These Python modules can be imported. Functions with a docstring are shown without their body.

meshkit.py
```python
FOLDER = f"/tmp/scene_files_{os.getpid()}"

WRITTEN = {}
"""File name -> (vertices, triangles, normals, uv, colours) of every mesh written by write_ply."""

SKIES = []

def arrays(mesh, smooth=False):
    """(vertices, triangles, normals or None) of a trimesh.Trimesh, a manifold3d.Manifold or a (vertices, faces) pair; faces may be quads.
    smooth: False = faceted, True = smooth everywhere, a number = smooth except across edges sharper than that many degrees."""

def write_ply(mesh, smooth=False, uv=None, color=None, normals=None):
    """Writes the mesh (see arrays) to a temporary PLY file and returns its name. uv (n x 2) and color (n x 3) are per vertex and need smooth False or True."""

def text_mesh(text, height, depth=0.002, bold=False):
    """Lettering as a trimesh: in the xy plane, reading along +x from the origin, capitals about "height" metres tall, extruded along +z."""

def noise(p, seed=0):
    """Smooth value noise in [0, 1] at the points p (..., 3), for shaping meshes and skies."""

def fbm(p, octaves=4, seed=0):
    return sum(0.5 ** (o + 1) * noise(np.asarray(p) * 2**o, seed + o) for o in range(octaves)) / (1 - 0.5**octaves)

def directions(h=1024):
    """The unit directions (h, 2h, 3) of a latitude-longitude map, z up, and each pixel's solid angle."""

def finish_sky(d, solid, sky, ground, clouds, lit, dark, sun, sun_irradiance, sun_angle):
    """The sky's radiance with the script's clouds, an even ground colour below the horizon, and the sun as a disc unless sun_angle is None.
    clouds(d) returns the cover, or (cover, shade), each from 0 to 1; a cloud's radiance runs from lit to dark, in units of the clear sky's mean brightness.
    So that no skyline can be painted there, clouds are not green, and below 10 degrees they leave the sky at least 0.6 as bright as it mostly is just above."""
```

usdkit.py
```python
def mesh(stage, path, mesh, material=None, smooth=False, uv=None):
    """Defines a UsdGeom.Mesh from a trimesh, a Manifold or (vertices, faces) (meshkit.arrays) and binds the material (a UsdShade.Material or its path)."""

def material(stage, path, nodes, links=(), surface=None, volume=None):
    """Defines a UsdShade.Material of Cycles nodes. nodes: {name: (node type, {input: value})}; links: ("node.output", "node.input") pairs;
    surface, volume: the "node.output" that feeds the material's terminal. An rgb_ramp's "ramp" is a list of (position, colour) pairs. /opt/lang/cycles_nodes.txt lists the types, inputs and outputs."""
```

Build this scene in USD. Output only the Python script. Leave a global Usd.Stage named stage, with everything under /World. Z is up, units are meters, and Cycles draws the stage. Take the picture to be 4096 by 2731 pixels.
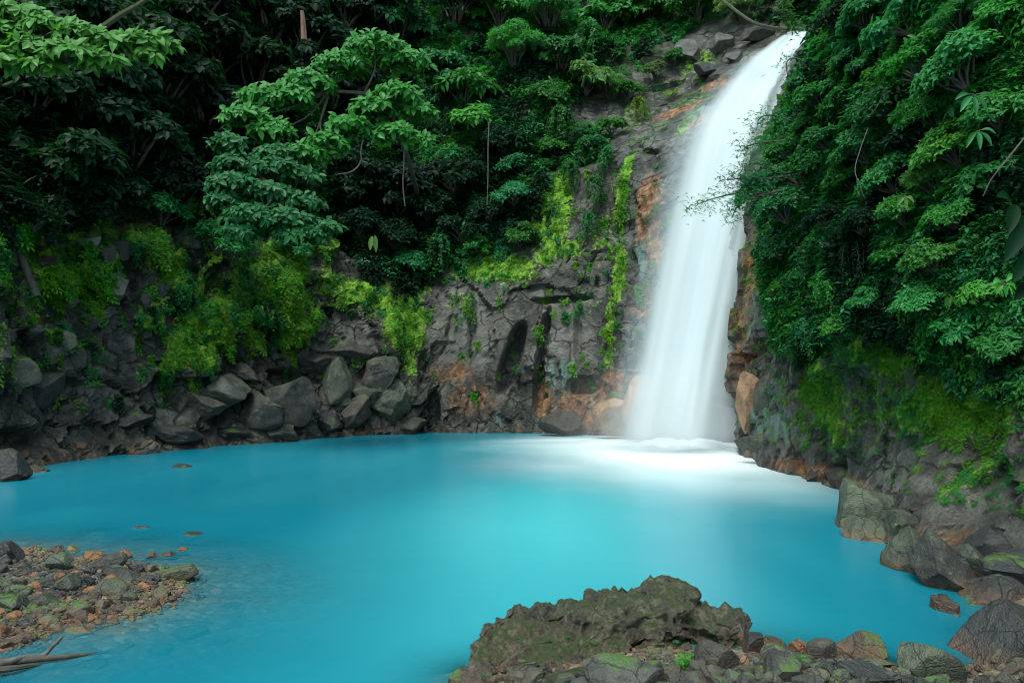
import math, numpy as np, trimesh, usdkit, manifold3d, shapely
from scipy.spatial import cKDTree
from meshkit import fbm, noise
from pxr import Usd, UsdGeom, UsdLux, UsdShade, Gf, Sdf, Vt

stage = Usd.Stage.CreateInMemory()
UsdGeom.SetStageUpAxis(stage, UsdGeom.Tokens.z)
UsdGeom.SetStageMetersPerUnit(stage, 1.0)
UsdGeom.Xform.Define(stage, '/World')
UsdGeom.Scope.Define(stage, '/World/Looks')

# ------------------------------------------------------------------ camera, sky, light
CAM_H, FPX = 3.0, 683.0
PITCH = math.atan(39 / FPX)
cam = UsdGeom.Camera.Define(stage, '/World/camera')
cam.CreateFocalLengthAttr(24.0)
cam.CreateHorizontalApertureAttr(24.0 * 1024 / FPX)
cam.CreateClippingRangeAttr((0.1, 500.0))
cam.AddTranslateOp().Set((0, 0, CAM_H))
cam.AddRotateXOp().Set(90 + math.degrees(PITCH))
cam.CreateExposureAttr(1.8)

SUN_EL, SUN_AZ = math.radians(60), math.radians(204)      # azimuth as atan2(x, y)
sundir = np.array([math.cos(SUN_EL) * math.sin(SUN_AZ), math.cos(SUN_EL) * math.cos(SUN_AZ), math.sin(SUN_EL)])
sky_mat = usdkit.material(stage, '/World/Looks/sky_material', {
    'sky': ('sky_texture', {'sky_type': 'single_scattering', 'sun_disc': False, 'sun_elevation': SUN_EL, 'sun_rotation': SUN_AZ, 'aerosol_density': 2.0}),
    'tc': ('texture_coordinate', {}),
    'n': ('noise_texture', {'scale': 2.5, 'detail': 5.0, 'roughness': 0.55}),
    'r': ('map_range', {'from_min': 0.25, 'from_max': 0.6, 'to_min': 0.55, 'to_max': 0.95, 'clamp': True}),
    'mx': ('mix_color', {'blend_type': 'mix', 'b': (4.0, 5.35, 5.6), 'use_clamp': False, 'use_clamp_result': False}),
    'bg': ('background_shader', {'strength': 0.10})},
    [('tc.generated', 'n.vector'), ('n.fac', 'r.value'), ('r.result', 'mx.fac'), ('sky.color', 'mx.a'), ('mx.result', 'bg.color')], surface='bg.background')
dome = UsdLux.DomeLight.Define(stage, '/World/sky')
dome.CreateIntensityAttr(1.0)
UsdShade.MaterialBindingAPI.Apply(dome.GetPrim()).Bind(sky_mat)
dome.GetPrim().SetCustomDataByKey('kind', 'structure')
sun = UsdLux.DistantLight.Define(stage, '/World/sun')
sun.CreateNormalizeAttr(True)
sun.CreateIntensityAttr(0.4)
sun.CreateAngleAttr(30.0)
sun.CreateColorAttr((1.0, 0.97, 0.9))
sun.AddRotateZOp().Set(math.degrees(-SUN_AZ))
sun.AddRotateXOp().Set(-math.degrees(math.pi / 2 - SUN_EL))   # -z tilted away from the sun

# ------------------------------------------------------------------ helpers
RNG = np.random.default_rng(7)
CP, SP = math.cos(PITCH), math.sin(PITCH)

def ray(px, py):
    cx, cy = (px - 512) / FPX, (341 - py) / FPX
    return np.array([cx, CP - cy * SP, SP + cy * CP])

def at(px, py, Y):
    d = ray(px, py)
    return np.array([0, 0, CAM_H]) + d * (Y / d[1])

def ground(px, py, z=0.0):
    d = ray(px, py)
    return np.array([0, 0, CAM_H]) + d * ((z - CAM_H) / d[2])

def project(P):
    P = np.asarray(P, float)
    x, y, z = P[..., 0], P[..., 1], P[..., 2] - CAM_H
    f = np.maximum(y * CP + z * SP, 1e-3)
    u = -y * SP + z * CP
    return 512 + FPX * x / f, 341 - FPX * u / f, np.where(y * CP + z * SP > 0.1, f, 1e9)

USED = {}
def numbered(name, parent='/World'):
    k = (parent, name)
    n = USED.get(k, 0)
    USED[k] = n + 1
    return f'{parent}/{name}' if n == 0 else f'{parent}/{name}_{n:03d}'

def data(prim, label=None, category=None, group=None, kind=None):
    for k, v in (('label', label), ('category', category), ('group', group), ('kind', kind)):
        if v:
            prim.SetCustomDataByKey(k, v)
    return prim

def mesh(name, m, mat, parent='/World', smooth=False, **kw):
    p = usdkit.mesh(stage, numbered(name, parent), m, mat, smooth)
    data(p.GetPrim(), **kw)
    return p

def thing(name, loc=(0, 0, 0), **kw):
    x = UsdGeom.Xform.Define(stage, numbered(name))
    x.AddTranslateOp().Set(tuple(float(v) for v in loc))
    data(x.GetPrim(), **kw)
    return str(x.GetPath())

def primvar(p, name, arr, kind='float'):
    arr = np.asarray(arr, np.float32)
    api = UsdGeom.PrimvarsAPI(p)
    if kind == 'float':
        api.CreatePrimvar(name, Sdf.ValueTypeNames.FloatArray, 'vertex').Set(Vt.FloatArray.FromNumpy(arr))
    else:
        api.CreatePrimvar(name, Sdf.ValueTypeNames.Color3fArray, 'vertex').Set(Vt.Vec3fArray.FromNumpy(arr))

def unit(v):
    v = np.asarray(v, float)
    return v / np.maximum(np.linalg.norm(v, axis=-1, keepdims=True), 1e-9)

def sstep(a, b, x):
    t = np.clip((np.asarray(x, float) - a) / (b - a), 0, 1)
    return t * t * (3 - 2 * t)

def catmull(P, n):
    P = np.asarray(P, float)
    Q = np.vstack([2 * P[0] - P[1], P, 2 * P[-1] - P[-2]])
    t = np.linspace(0, len(P) - 1 - 1e-6, n)
    i = t.astype(int); f = (t - i)[:, None]
    a, b, c, d = Q[i], Q[i + 1], Q[i + 2], Q[i + 3]
    return 0.5 * (2 * b + (c - a) * f + (2 * a - 5 * b + 4 * c - d) * f ** 2 + (3 * b - a - 3 * c + d) * f ** 3)

def tube(P, r, sides=7):
    """A closed tapering tube along the points P with the radii r."""
    P = np.asarray(P, float); n = len(P)
    r = np.broadcast_to(np.asarray(r, float), (n,))
    T = unit(np.gradient(P, axis=0))
    ref = np.array([0.31, 0.22, 0.92]) if abs(T[:, 2]).mean() < 0.8 else np.array([0.93, 0.3, 0.1])
    A = unit(np.cross(T, ref)); B = np.cross(T, A)
    a = np.linspace(0, 2 * np.pi, sides, endpoint=False)
    V = P[:, None] + r[:, None, None] * (np.cos(a)[None, :, None] * A[:, None] + np.sin(a)[None, :, None] * B[:, None])
    V = np.vstack([V.reshape(-1, 3), P[:1], P[-1:]])
    i, k = np.meshgrid(np.arange(n - 1), np.arange(sides), indexing='ij')
    q = np.stack([i * sides + k, i * sides + (k + 1) % sides, (i + 1) * sides + (k + 1) % sides, (i + 1) * sides + k], -1).reshape(-1, 4)
    F = np.vstack([q[:, [0, 1, 2]], q[:, [0, 2, 3]]])
    k = np.arange(sides)
    F = np.vstack([F, np.stack([np.full(sides, n * sides), (k + 1) % sides, k], 1), np.stack([np.full(sides, n * sides + 1), (n - 1) * sides + k, (n - 1) * sides + (k + 1) % sides], 1)])
    return V, F

def join(parts):
    V, F, n = [], [], 0
    for v, f in parts:
        V.append(v); F.append(np.asarray(f) + n); n += len(v)
    return np.vstack(V), np.vstack(F)

# ------------------------------------------------------------------ materials
M = {}
def mat(name, nodes, links, surface='p.BSDF', volume=None):
    M[name] = usdkit.material(stage, f'/World/Looks/{name}', nodes, links, surface, volume)
    return M[name]

def rock_mat(name, dark, light, bump=0.07, rust=0.5, moss=0.3, rough=0.6, moss_col=(0.055, 0.13, 0.010), spots=0.0, scale=1.0, line=0.22, rust_col=(0.15, 0.07, 0.025)):
    """Rock with mottled tone, a rusty mineral band at the waterline and moss on what faces up."""
    nodes = {
        'g': ('geometry', {}), 's': ('separate_xyz', {}), 'sn': ('separate_xyz', {}),
        'n1': ('noise_texture', {'scale': 1.6 * scale, 'detail': 8.0, 'roughness': 0.65}),
        'n2': ('noise_texture', {'scale': 9.0 * scale, 'detail': 6.0, 'roughness': 0.7}),
        'n3': ('noise_texture', {'scale': 45.0 * scale, 'detail': 3.0}),
        'oi': ('object_info', {}), 'tone': ('map_range', {'to_min': 0.7, 'to_max': 1.3}),
        'r': ('rgb_ramp', {'ramp': [(0.3, dark), (0.5, tuple(0.5 * (a + b) for a, b in zip(dark, light))), (0.68, light)]}),
        'hs': ('hsv', {}), 'h2': ('math', {'math_type': 'multiply_add', 'value2': 0.5}),
        'add': ('math', {'math_type': 'multiply_add', 'value2': 0.7}), 'ad2': ('math', {'math_type': 'subtract', 'value2': 0.35}),
        'wv': ('mix_color', {'blend_type': 'add', 'fac': 0.35, 'use_clamp': False}), 'vo': ('voronoi_texture', {'feature': 'distance_to_edge', 'scale': 2.2 * scale}), 'ck': ('map_range', {'from_min': 0.0, 'from_max': 0.022, 'to_min': 0.5, 'to_max': 1.0, 'clamp': True}), 'ckm': ('map_range', {'from_min': 0.38, 'from_max': 0.44, 'to_min': 1.0, 'to_max': 0.0, 'clamp': True}), 'cka': ('math', {'math_type': 'maximum'}), 'ckc': ('mix_color', {'blend_type': 'multiply', 'fac': 1.0}),
        'band': ('map_range', {'from_min': line, 'from_max': -0.02, 'to_min': 0.0, 'to_max': rust, 'clamp': True}),
        'bm': ('math', {'math_type': 'multiply', 'use_clamp': True}), 'bn': ('map_range', {'from_min': 0.35, 'from_max': 0.6, 'to_min': 0.4, 'to_max': 1.4}),
        'mx1': ('mix_color', {'b': rust_col}),
        'up': ('map_range', {'from_min': 0.2, 'from_max': 0.9, 'to_min': -0.25, 'to_max': 0.2, 'clamp': True}),
        'ma': ('math', {'math_type': 'add'}), 'mr': ('map_range', {'from_min': 0.72 - 0.45 * moss, 'from_max': 0.82 - 0.45 * moss, 'to_max': 0.9, 'clamp': True}),
        'mcol': ('mix_color', {'a': tuple(0.35 * c for c in moss_col), 'b': moss_col}),
        'mx2': ('mix_color', {}),
        'ls': ('map_range', {'from_min': 0.66, 'from_max': 0.7, 'to_max': spots, 'clamp': True}),
        'mx3': ('mix_color', {'b': (0.30, 0.34, 0.27)}),
        'h': ('math', {'math_type': 'multiply_add', 'value2': 0.35}),
        'b': ('bump', {'strength': 0.8, 'distance': bump}),
        'p': ('principled_bsdf', {'roughness': rough, 'specular_ior_level': 0.45})}
    links = [('g.position', 'n1.vector'), ('g.position', 'n2.vector'), ('g.position', 'n3.vector'), ('g.position', 's.vector'), ('g.normal', 'sn.vector'),
             ('n2.fac', 'add.value1'), ('n1.fac', 'add.value3'),
             ('add.value', 'ad2.value1'), ('ad2.value', 'r.fac'), ('g.position', 'wv.a'), ('n1.color', 'wv.b'), ('wv.result', 'vo.vector'), ('vo.distance', 'ck.value'), ('n1.fac', 'ckm.value'), ('ck.result', 'cka.value1'), ('ckm.result', 'cka.value2'), ('oi.random', 'tone.value'), ('tone.result', 'hs.value'), ('r.color', 'hs.color'),
             ('n2.fac', 'bn.value'), ('s.z', 'band.value'), ('band.result', 'bm.value1'), ('bn.result', 'bm.value2'), ('bm.value', 'mx1.fac'), ('hs.color', 'mx1.a'),
             ('sn.z', 'up.value'), ('up.result', 'ma.value1'), ('n1.fac', 'ma.value2'), ('ma.value', 'mr.value'),
             ('n3.fac', 'mcol.fac'), ('mx1.result', 'mx2.a'), ('mcol.result', 'mx2.b'), ('mr.result', 'mx2.fac'),
             ('n2.fac', 'ls.value'), ('ls.result', 'mx3.fac'), ('mx2.result', 'mx3.a'), ('mx3.result', 'ckc.a'), ('cka.value', 'ckc.b'),
             ('n3.fac', 'h.value1'), ('n2.fac', 'h.value3'), ('cka.value', 'h2.value1'), ('h.value', 'h2.value3'), ('h2.value', 'b.height'), ('b.normal', 'p.normal'), ('ckc.result', 'p.base_color')]
    return mat(name, nodes, links)

rock_mat('rock_grey', (0.008, 0.0095, 0.008), (0.062, 0.064, 0.054), moss=0.08, spots=0.5)
rock_mat('rock_dark', (0.005, 0.0055, 0.0055), (0.027, 0.028, 0.028), rust=0.35, moss=0.05, rough=0.42)
rock_mat('rock_brown', (0.009, 0.0085, 0.0065), (0.060, 0.053, 0.040), rust=0.6, moss=0.05, spots=0.2)
rock_mat('rock_rust', (0.07, 0.028, 0.012), (0.22, 0.09, 0.035), rust=0.6, moss=0.0, rough=0.4)
rock_mat('rock_green', (0.011, 0.015, 0.010), (0.062, 0.075, 0.05), rust=0.4, moss=0.12, moss_col=(0.06, 0.10, 0.02))
rock_mat('rock_wet', (0.010, 0.011, 0.010), (0.05, 0.05, 0.045), rust=0.0, moss=0.0, rough=0.3)
rock_mat('rock_mossy', (0.04, 0.042, 0.032), (0.15, 0.145, 0.11), moss=0.75)
rock_mat('rock_orange', (0.09, 0.05, 0.028), (0.26, 0.155, 0.085), rust=0.3, moss=0.0, line=0.5)
rock_mat('rock_pitted', (0.004, 0.0045, 0.003), (0.105, 0.10, 0.066), rust=0.3, moss=0.33, moss_col=(0.035, 0.06, 0.006), spots=0.9, scale=2.2, bump=0.16)

# the cliff reads where moss, rust and mineral stains grow from a vertex colour (r moss, g rust, b teal stain)
mat('cliff_rock', {
    'g': ('geometry', {}), 'at': ('attribute', {'attribute': 'stain'}), 'sc': ('separate_color', {}), 'at2': ('attribute', {'attribute': 'soil'}),
    'n1': ('noise_texture', {'scale': 0.7, 'detail': 9.0, 'roughness': 0.68}),
    'n2': ('noise_texture', {'scale': 3.5, 'detail': 7.0, 'roughness': 0.7}),
    'n3': ('noise_texture', {'scale': 7.0, 'detail': 6.0, 'roughness': 0.75}),
    'mp': ('mapping', {'scale': (1.6, 1.6, 0.22)}), 'n4': ('noise_texture', {'scale': 1.6, 'detail': 6.0, 'roughness': 0.65, 'distortion': 0.6}),
    'r': ('rgb_ramp', {'ramp': [(0.3, (0.006, 0.007, 0.006)), (0.44, (0.026, 0.028, 0.024)), (0.54, (0.065, 0.066, 0.057)), (0.68, (0.14, 0.138, 0.12))]}),
    'rustc': ('rgb_ramp', {'ramp': [(0.3, (0.06, 0.024, 0.012)), (0.5, (0.17, 0.075, 0.028)), (0.66, (0.34, 0.21, 0.115))]}),
    'ru': ('math', {'math_type': 'add'}), 'rum': ('map_range', {'from_min': 0.62, 'from_max': 0.85, 'clamp': True}), 'mx1': ('mix_color', {}),
    'tu': ('math', {'math_type': 'add'}), 'tum': ('map_range', {'from_min': 0.75, 'from_max': 1.0, 'to_max': 0.85, 'clamp': True}), 'mx2': ('mix_color', {'b': (0.13, 0.24, 0.20)}),
    'mo': ('math', {'math_type': 'add'}), 'mom': ('map_range', {'from_min': 0.82, 'from_max': 0.90, 'to_max': 0.97, 'clamp': True}), 'mx3': ('mix_color', {}),
    'mossc': ('rgb_ramp', {'ramp': [(0.32, (0.03, 0.085, 0.006)), (0.5, (0.10, 0.24, 0.008)), (0.66, (0.22, 0.42, 0.013))]}),
    'mx4': ('mix_color', {'b': (0.03, 0.032, 0.016)}),
    'pl': ('attribute', {'attribute': 'pale'}), 'plm': ('math', {'math_type': 'multiply'}), 'mx0': ('mix_color', {'b': (0.21, 0.205, 0.18)}), 'tn': ('math', {'math_type': 'multiply_add', 'value2': 0.6}), 'tn2': ('math', {'math_type': 'subtract', 'value2': 0.3}),
    'wv': ('mix_color', {'blend_type': 'add', 'fac': 1.0, 'use_clamp': False}), 'vo': ('voronoi_texture', {'feature': 'distance_to_edge', 'scale': 0.75}), 'ck': ('map_range', {'from_min': 0.0, 'from_max': 0.04, 'to_min': 0.2, 'to_max': 1.0, 'clamp': True}), 'ckm': ('map_range', {'from_min': 0.45, 'from_max': 0.55, 'to_min': 1.0, 'to_max': 0.0, 'clamp': True}), 'cka': ('math', {'math_type': 'maximum'}), 'ckc': ('mix_color', {'blend_type': 'multiply', 'fac': 1.0}), 'h2': ('math', {'math_type': 'multiply_add', 'value2': 0.8}),
    'h': ('math', {'math_type': 'multiply_add', 'value2': 0.3}), 'b': ('bump', {'strength': 1.0, 'distance': 0.22}),
    'ro': ('map_range', {'to_min': 0.45, 'to_max': 0.9}),
    'p': ('principled_bsdf', {'specular_ior_level': 0.4})},
    [('g.position', 'n1.vector'), ('g.position', 'n2.vector'), ('g.position', 'n3.vector'), ('g.position', 'mp.vector'), ('mp.vector', 'n4.vector'), ('at.color', 'sc.color'),
     ('n2.fac', 'tn.value1'), ('n1.fac', 'tn.value3'), ('tn.value', 'tn2.value1'), ('tn2.value', 'r.fac'), ('n2.fac', 'rustc.fac'), ('pl.fac', 'plm.value1'), ('n1.fac', 'plm.value2'), ('plm.value', 'mx0.fac'), ('r.color', 'mx0.a'),
     ('g.position', 'wv.a'), ('n1.color', 'wv.b'), ('wv.result', 'vo.vector'), ('vo.distance', 'ck.value'), ('n1.fac', 'ckm.value'), ('ck.result', 'cka.value1'), ('ckm.result', 'cka.value2'), ('mx0.result', 'ckc.a'), ('cka.value', 'ckc.b'),
     ('sc.g', 'ru.value1'), ('n4.fac', 'ru.value2'), ('ru.value', 'rum.value'), ('rum.result', 'mx1.fac'), ('ckc.result', 'mx1.a'), ('rustc.color', 'mx1.b'),
     ('sc.b', 'tu.value1'), ('n4.fac', 'tu.value2'), ('tu.value', 'tum.value'), ('tum.result', 'mx2.fac'), ('mx1.result', 'mx2.a'),
     ('sc.r', 'mo.value1'), ('n2.fac', 'mo.value2'), ('mo.value', 'mom.value'), ('mom.result', 'mx3.fac'), ('mx2.result', 'mx3.a'), ('n3.fac', 'mossc.fac'), ('mossc.color', 'mx3.b'),
     ('at2.fac', 'mx4.fac'), ('mx3.result', 'mx4.a'),
     ('n3.fac', 'h.value1'), ('n2.fac', 'h.value3'), ('cka.value', 'h2.value1'), ('h.value', 'h2.value3'), ('h2.value', 'b.height'), ('b.normal', 'p.normal'),
     ('mom.result', 'ro.value'), ('ro.result', 'p.roughness'), ('mx4.result', 'p.base_color')])

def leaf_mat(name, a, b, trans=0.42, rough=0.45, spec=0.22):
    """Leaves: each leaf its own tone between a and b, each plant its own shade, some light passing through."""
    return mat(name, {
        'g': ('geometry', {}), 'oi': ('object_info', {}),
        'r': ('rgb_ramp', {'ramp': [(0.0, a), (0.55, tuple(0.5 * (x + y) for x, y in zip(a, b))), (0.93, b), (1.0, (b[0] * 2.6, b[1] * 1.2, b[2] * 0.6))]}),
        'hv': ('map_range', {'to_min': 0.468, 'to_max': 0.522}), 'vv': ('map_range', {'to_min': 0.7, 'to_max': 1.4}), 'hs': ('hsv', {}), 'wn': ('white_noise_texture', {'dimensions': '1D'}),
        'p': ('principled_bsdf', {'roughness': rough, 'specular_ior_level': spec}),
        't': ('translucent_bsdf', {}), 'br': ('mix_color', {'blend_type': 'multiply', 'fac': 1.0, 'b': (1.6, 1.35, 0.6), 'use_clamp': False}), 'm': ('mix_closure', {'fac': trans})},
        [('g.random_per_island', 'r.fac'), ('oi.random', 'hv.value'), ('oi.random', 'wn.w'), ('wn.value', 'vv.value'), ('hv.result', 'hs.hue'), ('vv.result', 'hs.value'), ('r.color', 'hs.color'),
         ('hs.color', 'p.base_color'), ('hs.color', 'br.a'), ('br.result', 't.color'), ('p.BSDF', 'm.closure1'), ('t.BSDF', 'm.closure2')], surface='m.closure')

leaf_mat('leaf_bright', (0.024, 0.17, 0.030), (0.085, 0.42, 0.06))
leaf_mat('leaf_mid', (0.013, 0.12, 0.024), (0.055, 0.34, 0.05))
leaf_mat('leaf_teal', (0.012, 0.115, 0.038), (0.048, 0.31, 0.085))
leaf_mat('leaf_dark', (0.002, 0.018, 0.007), (0.007, 0.050, 0.017), spec=0.1)  # upper left slope's shade put into the leaf colour
leaf_mat('leaf_pale', (0.06, 0.15, 0.04), (0.16, 0.27, 0.07))
leaf_mat('leaf_lime', (0.045, 0.17, 0.006), (0.14, 0.33, 0.012))
for nm, c1, c2 in (('bark', (0.012, 0.011, 0.008), (0.05, 0.042, 0.03)), ('bark_pale', (0.02, 0.019, 0.017), (0.085, 0.078, 0.07)), ('bark_moss', (0.01, 0.014, 0.005), (0.035, 0.045, 0.012)), ('bark_red', (0.05, 0.022, 0.012), (0.13, 0.06, 0.035))):
    mat(nm, {'g': ('geometry', {}), 'mp': ('mapping', {'scale': (1, 1, 0.3)}), 'n': ('noise_texture', {'scale': 9.0, 'detail': 6.0}), 'r': ('rgb_ramp', {'ramp': [(0.3, c1), (0.7, c2)]}), 'b': ('bump', {'strength': 0.6, 'distance': 0.03}), 'p': ('principled_bsdf', {'roughness': 0.8})},
        [('g.position', 'mp.vector'), ('mp.vector', 'n.vector'), ('n.fac', 'r.fac'), ('n.fac', 'b.height'), ('b.normal', 'p.normal'), ('r.color', 'p.base_color')])
# ------------------------------------------------------------------ the gorge wall: one sheet along the pool's edge, rising into the hillside
PATH = np.array([(-30, 6), (-22.5, 13), (-18.5, 18), (-16.4, 23), (-15.9, 27.3), (-12.6, 32), (-9.75, 36.2), (-5.3, 39), (0.5, 39.2), (4.6, 38), (7.3, 35.2), (9.4, 31.4), (9.3, 27.3), (8.7, 23), (8.8, 20.5), (8.3, 17.2), (7.3, 13.6), (7.5, 11.2), (7.7, 9.0), (8.2, 5), (10, -3)], float)
# (height, setback) at each corner of the path
PROF = {
    0: [(-2, -1), (0, 0), (2, .8), (5, 1.5), (10, 2.2), (13, 4), (20, 7), (30, 12), (48, 24)],
    4: [(-2, -1), (0, 0), (2, 1.0), (5, 1.6), (9, 2.2), (11, 3.2), (14, 5), (20, 7.5), (30, 12), (48, 24)],
    5: [(-2, -1), (0, 0), (3, 1.8), (4.5, 2.0), (9, 2.4), (11, 3.4), (14, 5.2), (20, 8), (30, 13), (48, 25)],
    7: [(-2, -.6), (0, 0), (3, 1.2), (5, 1.4), (8, 1.9), (10, 3), (14, 5), (20, 8), (30, 13), (48, 25)],
    8: [(-2, -.3), (0, 0), (4, 0.3), (8, 1.0), (10, 1.8), (14, 3.5), (17, 5.2), (25, 9), (48, 25)],
    9: [(-2, -.3), (0, 0), (8, .3), (13, 1.0), (16, 1.9), (18, 5), (21, 9), (25, 13), (48, 29)],
    10: [(-2, -.3), (0, 0), (8, 0.8), (13.5, 1.8), (16, 3.3), (18.5, 5.0), (20.5, 7), (22.5, 11), (26, 15), (48, 32)],
    11: [(-2, -.3), (0, 0), (8, 1.2), (14, 3.0), (18, 5.0), (20.5, 6.4), (21.5, 10), (24, 16), (48, 34)],
    12: [(-2, -.3), (0, 0), (4, .5), (8, 1.2), (14, 2.8), (20, 5), (28, 9), (48, 22)],
    14: [(-2, -.5), (0, 0), (4, .5), (8, 1.3), (14, 3.0), (20, 5), (28, 9), (48, 22)],
    15: [(-2, -1), (0, 0), (1, .5), (5, 1.0), (8, 1.5), (14, 3.2), (20, 5.5), (48, 22)],
    16: [(-2, -1.5), (0, 0), (1.0, 1.2), (1.6, 1.7), (5, 2.2), (8, 2.8), (14, 4.4), (20, 6.5), (48, 22)],
    18: [(-2, -1.5), (0, 0), (.8, 1.2), (1.4, 1.8), (5, 2.4), (8, 3.0), (14, 4.6), (20, 6.5), (48, 22)],
    20: [(-2, -1.5), (0, 0), (.8, 1.2), (1.4, 1.8), (5, 2.4), (8, 3.0), (14, 4.6), (20, 6.5), (48, 22)]}
chord = np.concatenate([[0], np.cumsum(np.linalg.norm(np.diff(PATH, axis=0), axis=1))])
fine = catmull(PATH, 3000)
fs = np.concatenate([[0], np.cumsum(np.linalg.norm(np.diff(fine, axis=0), axis=1))])
corner_s = np.interp(np.arange(len(PATH)), np.linspace(0, len(PATH) - 1, 3000), fs)
LEN = fs[-1]
NS = int(LEN / 0.125)
S = np.linspace(0, LEN, NS)
base = np.stack([np.interp(S, fs, fine[:, k]) for k in (0, 1)], 1)
k_ = np.exp(-np.linspace(-2.5, 2.5, 41) ** 2); k_ /= k_.sum()
tan_ = unit(np.stack([np.convolve(np.pad(np.gradient(base[:, k]), 20, mode='edge'), k_, 'valid') for k in (0, 1)], 1))
nrm_ = np.stack([-tan_[:, 1], tan_[:, 0]], 1)
Z = np.concatenate([np.arange(-1.6, 22.5, 0.125), np.geomspace(22.7, 48, 60)])
NZ = len(Z)
prof_keys = sorted(PROF)
table = np.stack([np.interp(Z, *np.array(PROF[k]).T) for k in prof_keys])           # corner, z
SET = np.stack([np.interp(S, corner_s[prof_keys], table[:, j]) for j in range(NZ)], 1)
SS, ZZ = np.meshgrid(S, Z, indexing='ij')

def facets(size_s, size_z, seed, warp=0.5):
    """Fractured blocks: nearest seed's tilted plane; returns displacement in -1..1 and the closeness to a joint."""
    r = np.random.default_rng(seed)
    gs, gz = np.meshgrid(np.arange(-size_s, LEN + size_s, size_s), np.arange(-3, 50, size_z), indexing='ij')
    pts = np.stack([gs + r.uniform(-.45, .45, gs.shape) * size_s, gz + r.uniform(-.45, .45, gz.shape) * size_z], -1).reshape(-1, 2) / (size_s, size_z)
    P3 = np.stack([SS, ZZ, np.full_like(SS, seed * 3.1)], -1)
    wx, wz = fbm(P3 / size_s * 0.9, 3, seed) - .5, fbm(P3 / size_s * 0.9 + 31, 3, seed + 9) - .5
    Q = np.stack([SS / size_s + warp * wx, ZZ / size_z + warp * wz], -1)
    d, i = cKDTree(pts).query(Q.reshape(-1, 2), k=2)
    d, i0 = d.reshape(NS, NZ, 2), i[:, 0].reshape(NS, NZ)
    off, gx, gy = r.uniform(-1, 1, len(pts)), r.normal(0, .55, len(pts)), r.normal(0, .55, len(pts))
    rel = Q - pts[i0]
    return off[i0] + gx[i0] * rel[..., 0] + gy[i0] * rel[..., 1], d[..., 1] - d[..., 0]

WORLD = np.stack([base[:, 0][:, None] + nrm_[:, 0][:, None] * SET, base[:, 1][:, None] + nrm_[:, 1][:, None] * SET, ZZ], -1)
f1, e1 = facets(3.0, 4.2, 11, .8)
f2, e2 = facets(1.25, 1.8, 12, .7)
f3, e3 = facets(0.5, 0.6, 13, .6)
rough = fbm(WORLD * 0.9, 5, 3) - .5
lump = fbm(WORLD * 0.22, 4, 5) - .5
PX, PY, PD = project(WORLD)
def in_poly(poly, px=PX, py=PY):
    return shapely.contains_xy(shapely.Polygon(poly), px, py)
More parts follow.
